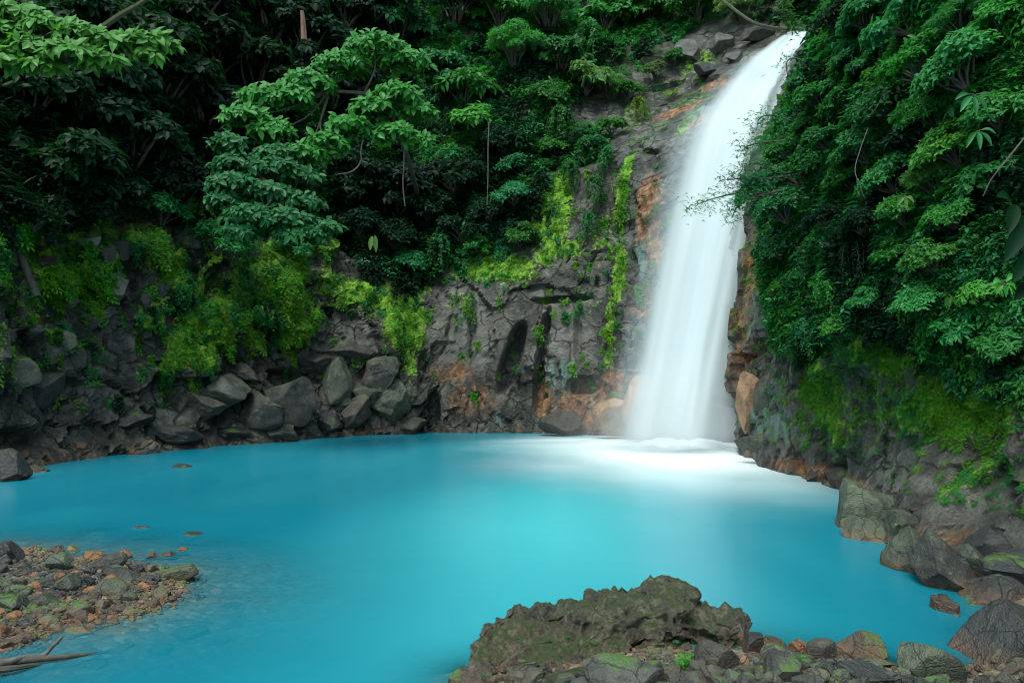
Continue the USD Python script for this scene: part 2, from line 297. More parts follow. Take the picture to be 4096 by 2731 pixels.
# bare rock as the photograph shows it; plants cover the rest
ROCK = [[(-200, 225), (60, 215), (110, 200), (165, 205), (180, 222), (330, 232), (400, 300), (450, 265), (520, 250), (560, 160), (600, 170), (608, 128), (655, 95), (700, 55), (760, 22), (832, 22), (830, 60), (800, 120), (775, 200), (772, 230), (790, 340), (830, 360), (880, 322), (925, 330), (960, 350), (1000, 380), (1400, 420), (1400, 900), (-400, 900)],
        [(560, 118), (600, 90), (700, 20), (770, 10), (780, 60), (690, 110), (620, 140)]]
rocky = np.zeros(PX.shape, bool)
for p in ROCK:
    rocky |= in_poly(p)
rocky &= PD < 400
from scipy.ndimage import gaussian_filter
rockw = gaussian_filter(rocky.astype(float), 4)
left = sstep(-2, -10, WORLD[..., 0]) * rockw                                           # the left wall is chunkier
mid = np.exp(-((SS - corner_s[8] - 2) / 7) ** 2)
amp = rockw
disp = amp * ((0.42 - .1 * mid) * f1 + (0.20 + .30 * left - .1 * mid) * f2 + (0.06 + .10 * left) * f3 + 0.30 * rough - 0.45 * sstep(.07, 0, e1) * sstep(.5, .62, fbm(WORLD * .35 + 9, 3, 81)) - .2 * sstep(.09, 0, e2) * sstep(.5, .62, fbm(WORLD * .6 + 5, 3, 82)) + .10 * (fbm(WORLD * 3.1, 3, 83) - .5)) \
    + (1 - amp) * (2.4 * lump + 1.3 * rough + 0.25 * f2)
above = sstep(-0.6, 0.8, ZZ)
disp = disp * (0.35 + 0.65 * above)
# crevices and caves (px, py, half width, half height, depth)
CAVES = [(509, 355, 9, 36, 1.5, 1.2), (541, 338, 5, 32, 1.3, .9), (536, 385, 5, 24, 1.1, .2), (470, 330, 4, 30, .5, .4), (575, 340, 3, 30, .4, -.3), (425, 370, 5, 24, .6, .5), (435, 412, 8, 24, 1.0), (392, 372, 8, 20, .9), (580, 385, 14, 9, 1.0), (862, 400, 5, 40, .7), (915, 400, 3, 30, .5),
         (300, 375, 30, 9, 1.0), (560, 298, 30, 4, .7), (690, 105, 3, 2, .1), (235, 385, 20, 12, 1.0), (20, 440, 40, 14, 1.2)]
cen = {}
vis = (PD < 400) & (PX > -100) & (PX < 1124) & (ZZ > -.5)
vi = np.flatnonzero(vis.ravel())
def near(px, py):
    d2 = (PX.ravel()[vi] - px) ** 2 + (PY.ravel()[vi] - py) ** 2
    c = np.flatnonzero(d2 < d2.min() + 16)
    j = vi[c[np.argmin(PD.ravel()[vi[c]])]]
    return j // NZ, j % NZ
def spot(px, py, rx, ry, lean=0.0):
    """Soft mask on the wall about the point seen at the pixel, rx by ry pixels across there."""
    a, b = near(px, py)
    m = PD[a, b] / FPX
    # how far along the wall one pixel reaches
    g = max(abs(PX[min(a + 4, NS - 1), b] - PX[max(a - 4, 0), b]) / (S[min(a + 4, NS - 1)] - S[max(a - 4, 0)]), 2.0)
    v_ = (ZZ - Z[b]) / m / ry
    return np.exp(-(np.abs((SS - S[a]) * g / rx - lean * v_) ** 2.5 + np.abs(v_) ** 2.5))
for c in CAVES:
    disp -= c[4] * sstep(.25, .6, spot(*c[:4], *c[5:]))
POS = np.stack([base[:, 0][:, None] + nrm_[:, 0][:, None] * (SET - disp), base[:, 1][:, None] + nrm_[:, 1][:, None] * (SET - disp), ZZ + 0.25 * rough * above], -1)
# stains: r moss, g rust, b teal
MOSS = [(235, 290, 75, 50, .78), (295, 280, 50, 45, .8), (370, 290, 50, 24, .95), (190, 300, 20, 46, .95), (500, 265, 45, 20, .85), (545, 212, 26, 55, 1.15), (415, 318, 18, 45, 1), (80, 265, 60, 55, .6), (955, 398, 60, 48, .95), (820, 380, 32, 60, .85), (890, 345, 60, 22, .95), (800, 300, 22, 60, .95), (600, 230, 24, 60, .6), (870, 400, 40, 40, .55), (990, 470, 30, 40, .5), (460, 300, 30, 14, .6), (650, 88, 60, 34, .5), (700, 60, 40, 20, .6), (630, 110, 40, 30, .6), (690, 95, 30, 14, .55), (585, 300, 24, 24, .5), (112, 215, 16, 26, 1), (80, 235, 9, 30, .9), (55, 262, 12, 22, .9), (100, 298, 11, 22, 1), (130, 250, 9, 14, .8), (95, 240, 10, 14, .7), (185, 265, 14, 30, 1), (215, 285, 16, 24, .8), (245, 290, 13, 40, .95), (262, 315, 10, 30, .9), (170, 372, 9, 26, .9), (290, 335, 18, 24, .6), (225, 335, 20, 25, .6), (330, 282, 28, 18, .8), (372, 296, 26, 16, .95), (404, 300, 18, 22, .95), (425, 278, 10, 22, .9), (410, 345, 12, 32, 1), (398, 325, 12, 20, .8), (470, 265, 24, 16, .85), (500, 250, 18, 12, .7), (548, 195, 15, 36, 1.1), (540, 225, 18, 26, 1), (560, 248, 26, 12, .9), (622, 190, 6, 60, 1.1), (617, 270, 8, 40, 1), (609, 330, 8, 45, .8), (595, 250, 10, 60, .5), (690, 118, 8, 20, .9), (640, 120, 26, 12, .5), (700, 70, 30, 25, .35), (778, 270, 7, 50, 1), (787, 330, 14, 30, .7), (800, 385, 14, 28, .9), (830, 430, 20, 40, .6), (885, 365, 14, 10, .9), (900, 330, 30, 14, .8), (930, 335, 30, 20, .7), (955, 395, 30, 34, .95), (1000, 410, 30, 40, .8), (860, 360, 10, 12, .6), (940, 320, 20, 20, .7), (1010, 460, 14, 14, .5), (60, 310, 10, 16, .5), (140, 330, 14, 20, .4)]
RUST = [(650, 205, 12, 32, 1), (640, 300, 8, 16, .8), (655, 250, 9, 18, .7), (620, 385, 16, 16, .6), (585, 405, 40, 24, .7), (540, 398, 8, 24, .6), (470, 395, 30, 20, .36), (455, 370, 28, 14, .35), (640, 420, 20, 14, .6), (690, 100, 30, 8, .9), (715, 80, 14, 10, .8), (815, 80, 14, 40, .7), (760, 250, 10, 70, .8), (800, 470, 40, 8, .5), (745, 330, 10, 70, .5), (700, 120, 16, 10, .7), (835, 485, 24, 8, .5)]
TEAL = [(640, 260, 8, 34, .5), (560, 375, 22, 24, .5), (590, 400, 12, 20, .45), (440, 395, 14, 30, .35), (330, 395, 20, 40, .25), (760, 410, 16, 40, .5), (775, 425, 12, 26, .55), (500, 415, 14, 18, .35), (760, 300, 8, 60, .45), (880, 470, 30, 20, .3), (700, 110, 18, 8, .5)]
stain = np.zeros((NS, NZ, 3))
for k, lst in enumerate((MOSS, RUST, TEAL)):
    for c in lst:
        stain[..., k] = np.maximum(stain[..., k], c[4] * spot(*c[:4]))
proud = f2 * .5 + f1 * .25
stain[..., 0] = stain[..., 0] * .56 + .12 * proud * (stain[..., 0] > .05) + .46 * sstep(-5, -11, WORLD[..., 0]) * rockw * sstep(-.3, .6, proud) * sstep(2.0, 4.5, ZZ)
band = sstep(.9, .15, ZZ) * sstep(5, 8, SS)
stain[..., 1] = np.maximum(stain[..., 1] * .75, .13 * band)
stain[..., 2] *= .8
soil = np.clip(1 - rockw * 1.2, 0, 1)
pale_rock = np.zeros((NS, NZ))
for c in [(465, 325, 34, 42, 1.3), (455, 352, 28, 22, 1.1), (565, 325, 30, 32, 1.2), (542, 370, 12, 24, 1), (330, 380, 30, 40, .5), (975, 505, 30, 24, .8), (920, 440, 40, 30, .5)]:
    pale_rock = np.maximum(pale_rock, c[4] * spot(*c[:4]))
gi, gj = np.meshgrid(np.arange(NS - 1), np.arange(NZ - 1), indexing='ij')
a = gi * NZ + gj
CF = np.vstack([np.stack([a, a + NZ, a + NZ + 1], -1).reshape(-1, 3), np.stack([a, a + NZ + 1, a + 1], -1).reshape(-1, 3)])
CV = POS.reshape(-1, 3)
from meshkit import arrays
cv_, cf_, _ = arrays((CV, CF), 32)
cliff = mesh('cliff', (CV, CF), M['cliff_rock'], smooth=32, kind='structure')
back_ = cKDTree(CV).query(cv_)[1]
primvar(cliff, 'stain', stain.reshape(-1, 3)[back_], 'color')
primvar(cliff, 'soil', soil.reshape(-1)[back_])
primvar(cliff, 'pale', pale_rock.reshape(-1)[back_])
CN = np.zeros_like(CV)
fn = np.cross(CV[CF[:, 1]] - CV[CF[:, 0]], CV[CF[:, 2]] - CV[CF[:, 0]])
for k in range(3):
    np.add.at(CN, CF[:, k], fn)
CN = unit(CN)                                                       # towards the pool
cpx, cpy, cd = project(CV)
seen = np.flatnonzero((cd < 400) & (cpx > -250) & (cpx < 1280) & (cpy > -300) & (cpy < 760))
ctree = cKDTree(np.stack([cpx, cpy], 1)[seen])

def hit(px, py):
    """The nearest point of the gorge wall along the line of sight, and its smoothed normal."""
    r = 4.0
    while True:
        c = ctree.query_ball_point((px, py), r)
        if c:
            break
        r *= 1.7
    c = seen[np.array(c)]
    j = c[np.argmin(cd[c])]
    a, b = j // NZ, j % NZ
    nn = CN.reshape(NS, NZ, 3)[max(a - 5, 0):a + 6, max(b - 5, 0):b + 6].reshape(-1, 3).mean(0)
    return at(px, py, CV[j, 1]), unit(nn)

# ------------------------------------------------------------------ pool bed and banks
BAR = shapely.Polygon([(-30, 12.6), (-9.4, 12.5), (-8, 12.1), (-6.6, 11.6), (-5.3, 11.0), (-4.75, 10.4), (-4.6, 9.7), (-4.85, 9.1), (-5.4, 8.5), (-5.6, 8.0), (-6.0, 7.6), (-30, 7)])
BANK = shapely.Polygon([(-.7, 6.6), (-.5, 7.25), (.4, 7.6), (1.5, 7.9), (2.7, 7.9), (3.5, 7.7), (4.2, 7.4), (4.9, 7.4), (5.6, 7.9), (6.2, 8.7), (6.6, 9.8), (7.4, 11), (30, 11), (30, -20), (-14, -20), (-14, -2), (-4, 3), (-.8, 6)])
def signed(poly, x, y):
    p = shapely.points(x, y)
    d = shapely.distance(p, poly.exterior)
    return np.where(shapely.contains_xy(poly, x, y), d, -d)
def bed(x, y):
    x, y = np.asarray(x, float), np.asarray(y, float)
    b = signed(BAR, x, y); n = signed(BANK, x, y)
    zb = np.where(b > 0, 0.16 * np.minimum(b, 1.6), 0.085 * b - .012 * b * b)
    zn = np.where(n > 0, np.minimum(.22 * n, 1.0), 0.42 * n)
    q = np.stack([x, y, np.zeros_like(x)], -1)
    return np.maximum(np.maximum(zb, zn), -1.5) + 0.10 * (fbm(q * 1.3, 3, 21) - .5)
gx, gy = np.meshgrid(np.arange(-30, 14.01, .2), np.arange(-4, 42.01, .2), indexing='ij')
gz = bed(gx, gy)
def grid_faces(n, m):
    i, j = np.meshgrid(np.arange(n - 1), np.arange(m - 1), indexing='ij')
    a = i * m + j
    return np.vstack([np.stack([a, a + m, a + m + 1], -1).reshape(-1, 3), np.stack([a, a + m + 1, a + 1], -1).reshape(-1, 3)])
mat('bed_gravel', {'g': ('geometry', {}), 'v': ('voronoi_texture', {'scale': 11.0}), 'n': ('noise_texture', {'scale': 1.5, 'detail': 5.0}),
                   'r': ('rgb_ramp', {'ramp': [(0.0, (0.05, 0.05, 0.045)), (.35, (0.07, 0.06, 0.045)), (.6, (0.11, 0.08, 0.045)), (.8, (0.09, 0.09, 0.08)), (1.0, (0.16, 0.14, 0.10))]}),
                   's': ('separate_color', {}), 'b': ('bump', {'strength': .5, 'distance': .03, 'invert': True}), 'p': ('principled_bsdf', {'roughness': .5})},
    [('g.position', 'v.vector'), ('v.color', 's.color'), ('s.r', 'r.fac'), ('v.distance', 'b.height'), ('b.normal', 'p.normal'), ('r.color', 'p.base_color')])
mesh('pool_bed', (np.stack([gx, gy, gz], -1).reshape(-1, 3), grid_faces(*gx.shape)), M['bed_gravel'], smooth=True, kind='structure')

# ------------------------------------------------------------------ the pool: milky blue water that clears only where it is shallow
FOOT = at(682, 447, 31.0)
wx, wy = np.meshgrid(np.arange(-30, 14.01, .15), np.arange(2, 42.01, .15), indexing='ij')
depth = np.maximum(-bed(wx, wy), 0)
q = np.stack([wx, wy, 0 * wx], -1)
dx, dy = wx - FOOT[0], wy - FOOT[1]
warp_ = (fbm(q * .25, 3, 41) - .5)
rad = np.sqrt((dx / (1 + .35 * (dx < 0))) ** 2 + (dy * np.where(dy < 0, .46, .7)) ** 2)
foam = sstep(7.8, 1.2, rad + 2.0 * warp_)
foam = np.maximum(foam, .8 * sstep(9.5, 3.0, np.abs(dx + 4.5) + 3.5) * np.exp(-((wy - 35.0 - .25 * (dx + 4)) / 1.5) ** 2))
pale = np.clip(1.0 * np.exp(-(np.sqrt((dx * .8 + dy * .25) ** 2 + (dy * .5) ** 2) / 5.0) ** 1.3) + .85 * np.exp(-((wx - .6 - .10 * (wy - 12)) / 3.0) ** 2 - ((wy - 14.5) / 7.5) ** 2) + .3 * (fbm(q * np.array([.3, .16, 1]), 3, 43) - .5), 0, 1)
mat('pool_water', {
    'wc': ('attribute', {'attribute': 'milk'}), 'sc': ('separate_color', {}),
    'c1': ('mix_color', {'a': (0.002, 0.108, 0.155), 'b': (0.04, 0.315, 0.35)}), 'c2': ('mix_color', {'b': (0.68, 0.75, 0.76)}),
    'p': ('principled_bsdf', {'roughness': .28, 'specular_ior_level': .3, 'ior': 1.33}),
    't': ('transparent_bsdf', {'color': (0.72, 0.88, 0.9)}), 'm': ('mix_closure', {})},
    [('wc.color', 'sc.color'), ('sc.r', 'c1.fac'), ('c1.result', 'c2.a'), ('sc.g', 'c2.fac'), ('c2.result', 'p.base_color'), ('sc.b', 'm.fac'), ('t.BSDF', 'm.closure1'), ('p.BSDF', 'm.closure2')], surface='m.closure')
opacity = 1 - np.exp(-depth / .16) * .93
water = mesh('water', (np.stack([wx, wy, .012 * (fbm(q * .8, 3, 4) - .5)], -1).reshape(-1, 3), grid_faces(*wx.shape)), M['pool_water'], smooth=True, kind='structure')
primvar(water, 'milk', np.stack([pale, foam, opacity], -1).reshape(-1, 3), 'color')

# ------------------------------------------------------------------ the waterfall: silky sheets, one in front of the other
FALL = [(809, 29, 37.0, 18), (797, 45, 36.6, 33), (782, 70, 36.0, 50), (763, 105, 35.2, 61), (747, 140, 34.5, 65), (734, 190, 33.8, 66), (722, 240, 33.2, 66), (710, 300, 32.6, 66), (698, 360, 32.0, 66), (687, 415, 31.4, 68), (681, 454, 31.0, 72)]
def sheet(name, shift, wide, front, opac, parent, seed, y0=0.0, y1=1.0, nu=50, nv=150, streak=.5, edge=.35):
    c = catmull(np.array(FALL), 200)
    t = np.linspace(y0, y1, nv)
    c = np.stack([np.interp(t, np.linspace(0, 1, 200), c[:, k]) for k in range(4)], 1)
    u = np.linspace(-1, 1, nu)
    V = np.zeros((nv, nu, 3)); A = np.zeros((nv, nu))
    for i in range(nv):
        for j in range(nu):
            px = c[i, 0] + shift[0] * (1 - t[i]) + shift[1] * t[i] + u[j] * c[i, 3] * wide
            V[i, j] = at(px, c[i, 1], c[i, 2])
            V[i, j, 1] -= front * (1 - u[j] ** 2) * min(1, 4 * t[i] + .1) + .10 * math.sin(7 * u[j] + seed)
    U, T = np.meshgrid(u, t)
    s1 = fbm(np.stack([U * wide * 5 + shift[0] * .1 + seed, T * 1.3, 0 * U + seed], -1), 4, seed)
    A = sstep(1.0, 1.0 - edge, np.abs(U) + .35 * (s1 - .5)) * (1 - streak * sstep(.58, .32, s1)) * opac
    A *= sstep(y0 - .001, y0 + .03, T) * (1 - .75 * sstep(.935, .995, T + .03 * (s1 - .5)))
    p = mesh(name, (V.reshape(-1, 3), grid_faces(nv, nu)), M['fall_water'], parent=parent, smooth=True)
    primvar(p, 'veil', A.reshape(-1))
mat('fall_water', {'v': ('attribute', {'attribute': 'veil'}), 'd': ('principled_bsdf', {'base_color': (0.52, 0.60, 0.63), 'roughness': .55, 'specular_ior_level': .2}), 'tl': ('translucent_bsdf', {'color': (0.52, 0.60, 0.63)}), 'm0': ('mix_closure', {'fac': .3}), 't': ('transparent_bsdf', {}), 'm': ('mix_closure', {})},
    [('v.fac', 'm.fac'), ('t.BSDF', 'm.closure1'), ('d.BSDF', 'm0.closure1'), ('tl.BSDF', 'm0.closure2'), ('m0.closure', 'm.closure2')], surface='m.closure')
wf = thing('waterfall', label='tall silky white waterfall dropping from the rock lip into the pool', category='waterfall')
sheet('main_stream', (0, 0), .95, .9, 1.0, wf, 1, streak=.15, edge=.42)
sheet('front_veil', (4, 6), .7, 1.5, .85, wf, 2, streak=.7, edge=.7)
sheet('side_veil', (-5, -12), 1.1, .5, .5, wf, 3, y0=.12, streak=.55, edge=.75)
sheet('side_veil', (-2, -8), 1.35, .3, .4, wf, 6, y0=.3, streak=.4, edge=.95)
# churned white water heaped where the fall lands
fa_, fr_ = np.meshgrid(np.linspace(0, 2 * np.pi, 90), np.linspace(0, 1, 40), indexing='ij')
fx_, fy_ = 5.0 * fr_ * np.cos(fa_), 3.4 * fr_ * np.sin(fa_)
fn_ = fbm(np.stack([fx_ * .9, fy_ * .9, 0 * fx_], -1), 4, 77)
fz_ = .6 * np.exp(-(fr_ / .55) ** 2) * (.35 + fn_) + .02
heap = mesh('plunge_foam', (np.stack([fx_, fy_, fz_], -1).reshape(-1, 3) + FOOT * (1, 1, 0) + (-.2, -.9, 0), grid_faces(90, 40)), M['fall_water'], parent=wf, smooth=True)
primvar(heap, 'veil', (sstep(.95, .1, fr_ + .5 * (fn_ - .5))).reshape(-1))
# spray hanging over the foot of the fall
sc_ = FOOT + (-1.2, -1.2, .8)
mist_m = trimesh.creation.icosphere(3)
mat('spray', {'g': ('geometry', {}), 'sub': ('vector_math', {'math_type': 'subtract', 'vector2': tuple(sc_)}), 'div': ('vector_math', {'math_type': 'divide', 'vector2': (6.4, 4.2, 4.0)}), 'len': ('vector_math', {'math_type': 'length'}),
              'mr': ('map_range', {'range_type': 'smoothstep', 'from_min': 1.0, 'from_max': 0.0, 'to_min': 0.0, 'to_max': .06, 'clamp': True}),
              'v': ('principled_volume', {'color': (1.0, 1.0, 1.0), 'anisotropy': 0.0})},
    [('g.position', 'sub.vector1'), ('sub.vector', 'div.vector1'), ('div.vector', 'len.vector1'), ('len.value', 'mr.value'), ('mr.result', 'v.density')], surface=None, volume='v.volume')
mesh('mist', (np.array(mist_m.vertices) * (6.4, 4.2, 4.0) + sc_, np.array(mist_m.faces)), M['spray'], label='white spray drifting around the foot of the waterfall', category='mist', kind='stuff')
# ------------------------------------------------------------------ boulders and stones
def rot(axis, deg):
    return trimesh.transformations.rotation_matrix(math.radians(deg), axis)[:3, :3]

def rock_shape(seed, sub=4, cuts=10, bumpy=.14, lo=.46, hi=.84, fine=.05):
    """A fractured stone filling the box -1..1."""
    r = np.random.default_rng(seed)
    m = trimesh.creation.icosphere(sub)
    v = np.array(m.vertices)
    v = v * (1 + .35 * (fbm(v * 1.1 + seed, 3, seed) - .5))[:, None]
    for k in range(cuts):
        n = unit(r.normal(size=3)); h = r.uniform(lo, hi)
        v = v - np.maximum(v @ n - h, 0)[:, None] * n * .96
    n = unit(v)
    v = v + n * (bumpy * (fbm(v * 2.3 + 7 + seed, 4, seed) - .5) + fine * (fbm(v * 9 + seed, 3, seed + 3) - .5))[:, None]
    v = v @ trimesh.transformations.random_rotation_matrix(r.random(3))[:3, :3].T
    lo_, hi_ = v.min(0), v.max(0)
    return (2 * (v - lo_) / (hi_ - lo_) - 1), np.array(m.faces)

SEED = [100]
def bed_at(x, y):
    i = min(max((x + 30) / .2, 0), gz.shape[0] - 1.001); j = min(max((y + 4) / .2, 0), gz.shape[1] - 1.001)
    a, b = int(i), int(j); u, v = i - a, j - b
    return (gz[a, b] * (1 - u) + gz[a + 1, b] * u) * (1 - v) + (gz[a, b + 1] * (1 - u) + gz[a + 1, b + 1] * u) * v
def seat(px, pyb):
    """Where the line of sight through the pixel meets the pool bed, a bank or the water's floor."""
    z = 0.0
    for _ in range(14):
        p = ground(px, pyb, z)
        z = .5 * z + .5 * max(bed_at(p[0], p[1]), -.12)
    return ground(px, pyb, z)

def rock(px, py, w, h, tone, label, tilt=0, Y=None, name='boulder', group=None, thick=.8, sub=4, cuts=10, category='rock', sink=.12, **kw):
    SEED[0] += 1
    v, f = rock_shape(SEED[0], sub, cuts, **kw)
    if Y is None:
        p = seat(px, py + h / 2 * (1 - sink)); Y = p[1]
        d0 = Y
        th = thick * (w + h) / 2 * Y / FPX
        Y = Y + th * .42
    else:
        th = thick * (w + h) / 2 * Y / FPX
    c = at(px, py, Y); s = Y / FPX
    v = (v * (w / 2 * s, th / 2, h / 2 * s * (1 + sink))) @ rot((0, 1, 0), tilt).T
    v = v - (0, 0, h / 2 * s * sink)
    kw2 = {} if label is None else dict(label=label, category=category, group=group)
    return mesh(name, (v + c, f), M['rock_' + tone], smooth=34, **kw2)

# fallen slabs at the foot of the back wall
for r_ in [
    (222, 392, 58, 40, 'grey', 'pale cracked grey boulder at the left end of the slab heap by the far shore', 15), (208, 407, 40, 26, 'grey', 'smooth grey block under the pale cracked boulder on the far shore', 10),
    (262, 412, 50, 40, 'grey', 'grey slab tilted right beside the pale cracked boulder, second from the left in the heap', 35), (292, 400, 54, 54, 'grey', 'largest grey rounded slab in the heap left of the wall\'s dark caves', 40),
    (338, 378, 32, 44, 'green', 'greenish upright boulder wedged behind the tilted slabs of the heap', 12), (380, 372, 50, 34, 'grey', 'flat topped grey boulder right of the greenish upright one', -25),
    (366, 393, 34, 26, 'grey', 'split grey block below the flat topped boulder', -20), (352, 412, 50, 26, 'brown', 'brownish slab leaning up to the right at the heap\'s lower right', -38),
    (396, 402, 40, 36, 'green', 'mottled green slab leaning right, nearest the rust stained wall', -45), (325, 420, 36, 28, 'dark', 'dark wet rock between two leaning slabs at the far waterline', 30),
    (280, 431, 40, 20, 'brown', 'low brown rock at the far waterline below the largest rounded slab', 20), (175, 432, 54, 18, 'dark', 'low dark wet rock at the far waterline under the mossy left wall', 5),
    (232, 432, 40, 14, 'dark', 'flat dark rock at the far waterline left of the slab heap', 0), (410, 425, 36, 16, 'brown', 'rusty low ledge at the far waterline where the slabs meet the caves', -8),
    (352, 350, 44, 20, 'grey', 'angular grey rock resting on top of the slab heap under the moss', 20), (315, 362, 34, 20, 'dark', 'shaded dark rock on top of the slab heap, left of the angular grey one', -15),
    (130, 420, 44, 20, 'dark', 'dark ledge rock in shadow at the foot of the mossy left wall', 8), (300, 352, 20, 14, 'grey', 'small grey stone perched in the hollow above the slab heap', 0),
    (245, 372, 40, 18, 'grey', 'narrow grey rock under the overhang at the left top of the heap', 25)]:
    p, n = hit(r_[0], min(r_[1] + 6, 440))
    rock(r_[0], r_[1], r_[2] * 1.0, r_[3] * 1.0, *r_[4:6], tilt=r_[6], Y=p[1] + .35, cuts=24, lo=.30, hi=.70, bumpy=.2, fine=.07, thick=1.1)
# broken blocks in the mossy left wall
for k, (px, py, w, h) in enumerate([(87, 240, 22, 20), (98, 258, 20, 24), (120, 250, 16, 18), (113, 286, 24, 20), (88, 268, 14, 20), (146, 305, 14, 22), (62, 300, 22, 16), (84, 318, 30, 14), (30, 330, 22, 14), (58, 342, 24, 20), (110, 345, 18, 22), (75, 360, 26, 24), (20, 370, 26, 24), (38, 388, 36, 28), (128, 375, 16, 20), (145, 335, 10, 22), (45, 265, 16, 20), (160, 290, 16, 14)]):
    p, n = hit(px, py)
    rock(px, py, w * 1.25, h * 1.25, 'dark' if k % 3 else 'mossy', 'dark slate block standing out of the mossy wall on the left' if k % 3 else 'moss capped block standing out of the mossy wall on the left', Y=p[1] + .3, tilt=float(RNG.uniform(-25, 25)), name='wall_block',
         group='slate blocks in the left wall' if k % 3 else 'moss capped blocks in the left wall', sub=3, cuts=18, lo=.36, hi=.75, bumpy=.15)
# beside the fall
rock(750, 399, 28, 56, 'orange', 'rounded orange boulder at the foot of the waterfall\'s right edge', Y=27.0, tilt=4, cuts=14, lo=.5, bumpy=.2)
rock(772, 405, 34, 64, 'green', 'pale green streaked rock bulging beside the orange boulder', Y=26.0, cuts=6)
rock(765, 440, 54, 24, 'green', 'low wet shelf rock under the orange boulder right of the foam', Y=24.6)
rock(640, 398, 34, 50, 'orange', 'ochre stained rock half veiled by the spray left of the waterfall', Y=34.6, tilt=15)
rock(612, 415, 40, 34, 'orange', 'pinkish brown rock at the waterline left of the spray', Y=35.4, tilt=-10)
rock(560, 421, 44, 22, 'brown', 'rust brown ledge at the waterline under the right hand cave', Y=37.4)
# the lip
for r_ in [(690, 50, 34, 20, 'grey', 'lichen spotted grey rock on the brow left of the waterfall lip', 20), (722, 42, 28, 18, 'grey', 'pale topped rock between the brow and the waterfall lip', -20), (758, 32, 36, 16, 'brown', 'brown boulder directly left of the waterfall lip', -10),
           (660, 62, 40, 18, 'green', 'mossy slab on the brow furthest left of the lip', 24), (705, 68, 24, 14, 'dark', 'dark wet stone beside the upper stream', 0), (735, 55, 20, 12, 'dark', 'small dark stone touching the upper stream', -25)]:
    p, n = hit(r_[0], r_[1] + 4)
    rock(*r_[:6], tilt=r_[6], Y=p[1] - .1)
# right shore, from the fall towards the camera
for r_ in [
    (818, 478, 30, 18, 'dark', 'wet dark rock at the right waterline nearest the foam', 0), (842, 484, 26, 22, 'brown', 'rusty rock at the waterline second from the foam', 12),
    (856, 514, 36, 44, 'green', 'dark outcrop jutting into the pool on the right shore', 18), (880, 508, 30, 40, 'green', 'greenish slab leaning behind the dark outcrop', 30), (872, 538, 44, 24, 'green', 'grey rock low at the waterline in front of the dark outcrop', 15),
    (893, 534, 30, 36, 'green', 'rounded green rock at the waterline on the right shore', -8), (912, 560, 36, 46, 'green', 'tall green grey rock at the waterline beside the big pale slab', 10), (941, 572, 36, 56, 'grey', 'big pale grey slab sloping into the water on the right shore', -24),
    (925, 535, 30, 26, 'grey', 'grey block on the bank behind the tall green grey rock', 5), (905, 505, 26, 34, 'grey', 'upright grey block above the rounded green rock', -10), (951, 546, 18, 30, 'brown', 'thin brown blade of rock above the big pale slab', -12),
    (936, 535, 16, 24, 'dark', 'dark square block with a shadowed notch on the right bank', 0), (973, 569, 24, 38, 'green', 'oval lichen spotted rock leaning on the right bank', -28), (990, 556, 34, 40, 'dark', 'dark earthy rock behind the oval lichen spotted one', 10),
    (1008, 575, 46, 34, 'dark', 'dark mossy rock at the right edge of the frame above the long boulder', 0), (984, 602, 58, 26, 'dark', 'long dark boulder pointing at the water near the right edge', -14), (944, 614, 18, 22, 'dark', 'small upright dark stone with a flat side at the shallows', 12), (957, 622, 14, 12, 'brown', 'small brown cobble beside the small upright dark stone at the shallows', 0),
    (992, 588, 26, 20, 'grey', 'grey wedge lying on the long dark boulder', 20), (1000, 618, 22, 18, 'dark', 'dark stone tucked under the long boulder', 0), (970, 612, 16, 12, 'grey', 'grey stone at the waterline under the long boulder', 0),
    (930, 500, 36, 44, 'grey', 'grey rib of rock rising from the right bank to the cliff', 14), (968, 520, 40, 36, 'grey', 'wide grey boulder with pale lichen under the right cliff', 10)]:
    rock(r_[0] + 3, r_[1] - 3, r_[2] * 1.4, r_[3] * 1.3, *r_[4:6], tilt=r_[6], cuts=18, lo=.36, hi=.75, bumpy=.18, fine=.05, thick=1.1)
# dark blocks at the far left shore
rock(6, 468, 40, 40, 'dark', 'dark boulder at the left edge of the frame on the far shore', cuts=9)
rock(24, 452, 50, 22, 'green', 'flat topped mossy dark rock on the shore behind the left edge boulder', cuts=9)
rock(36, 470, 26, 12, 'dark', 'small dark stone at the waterline beside the left edge boulder')

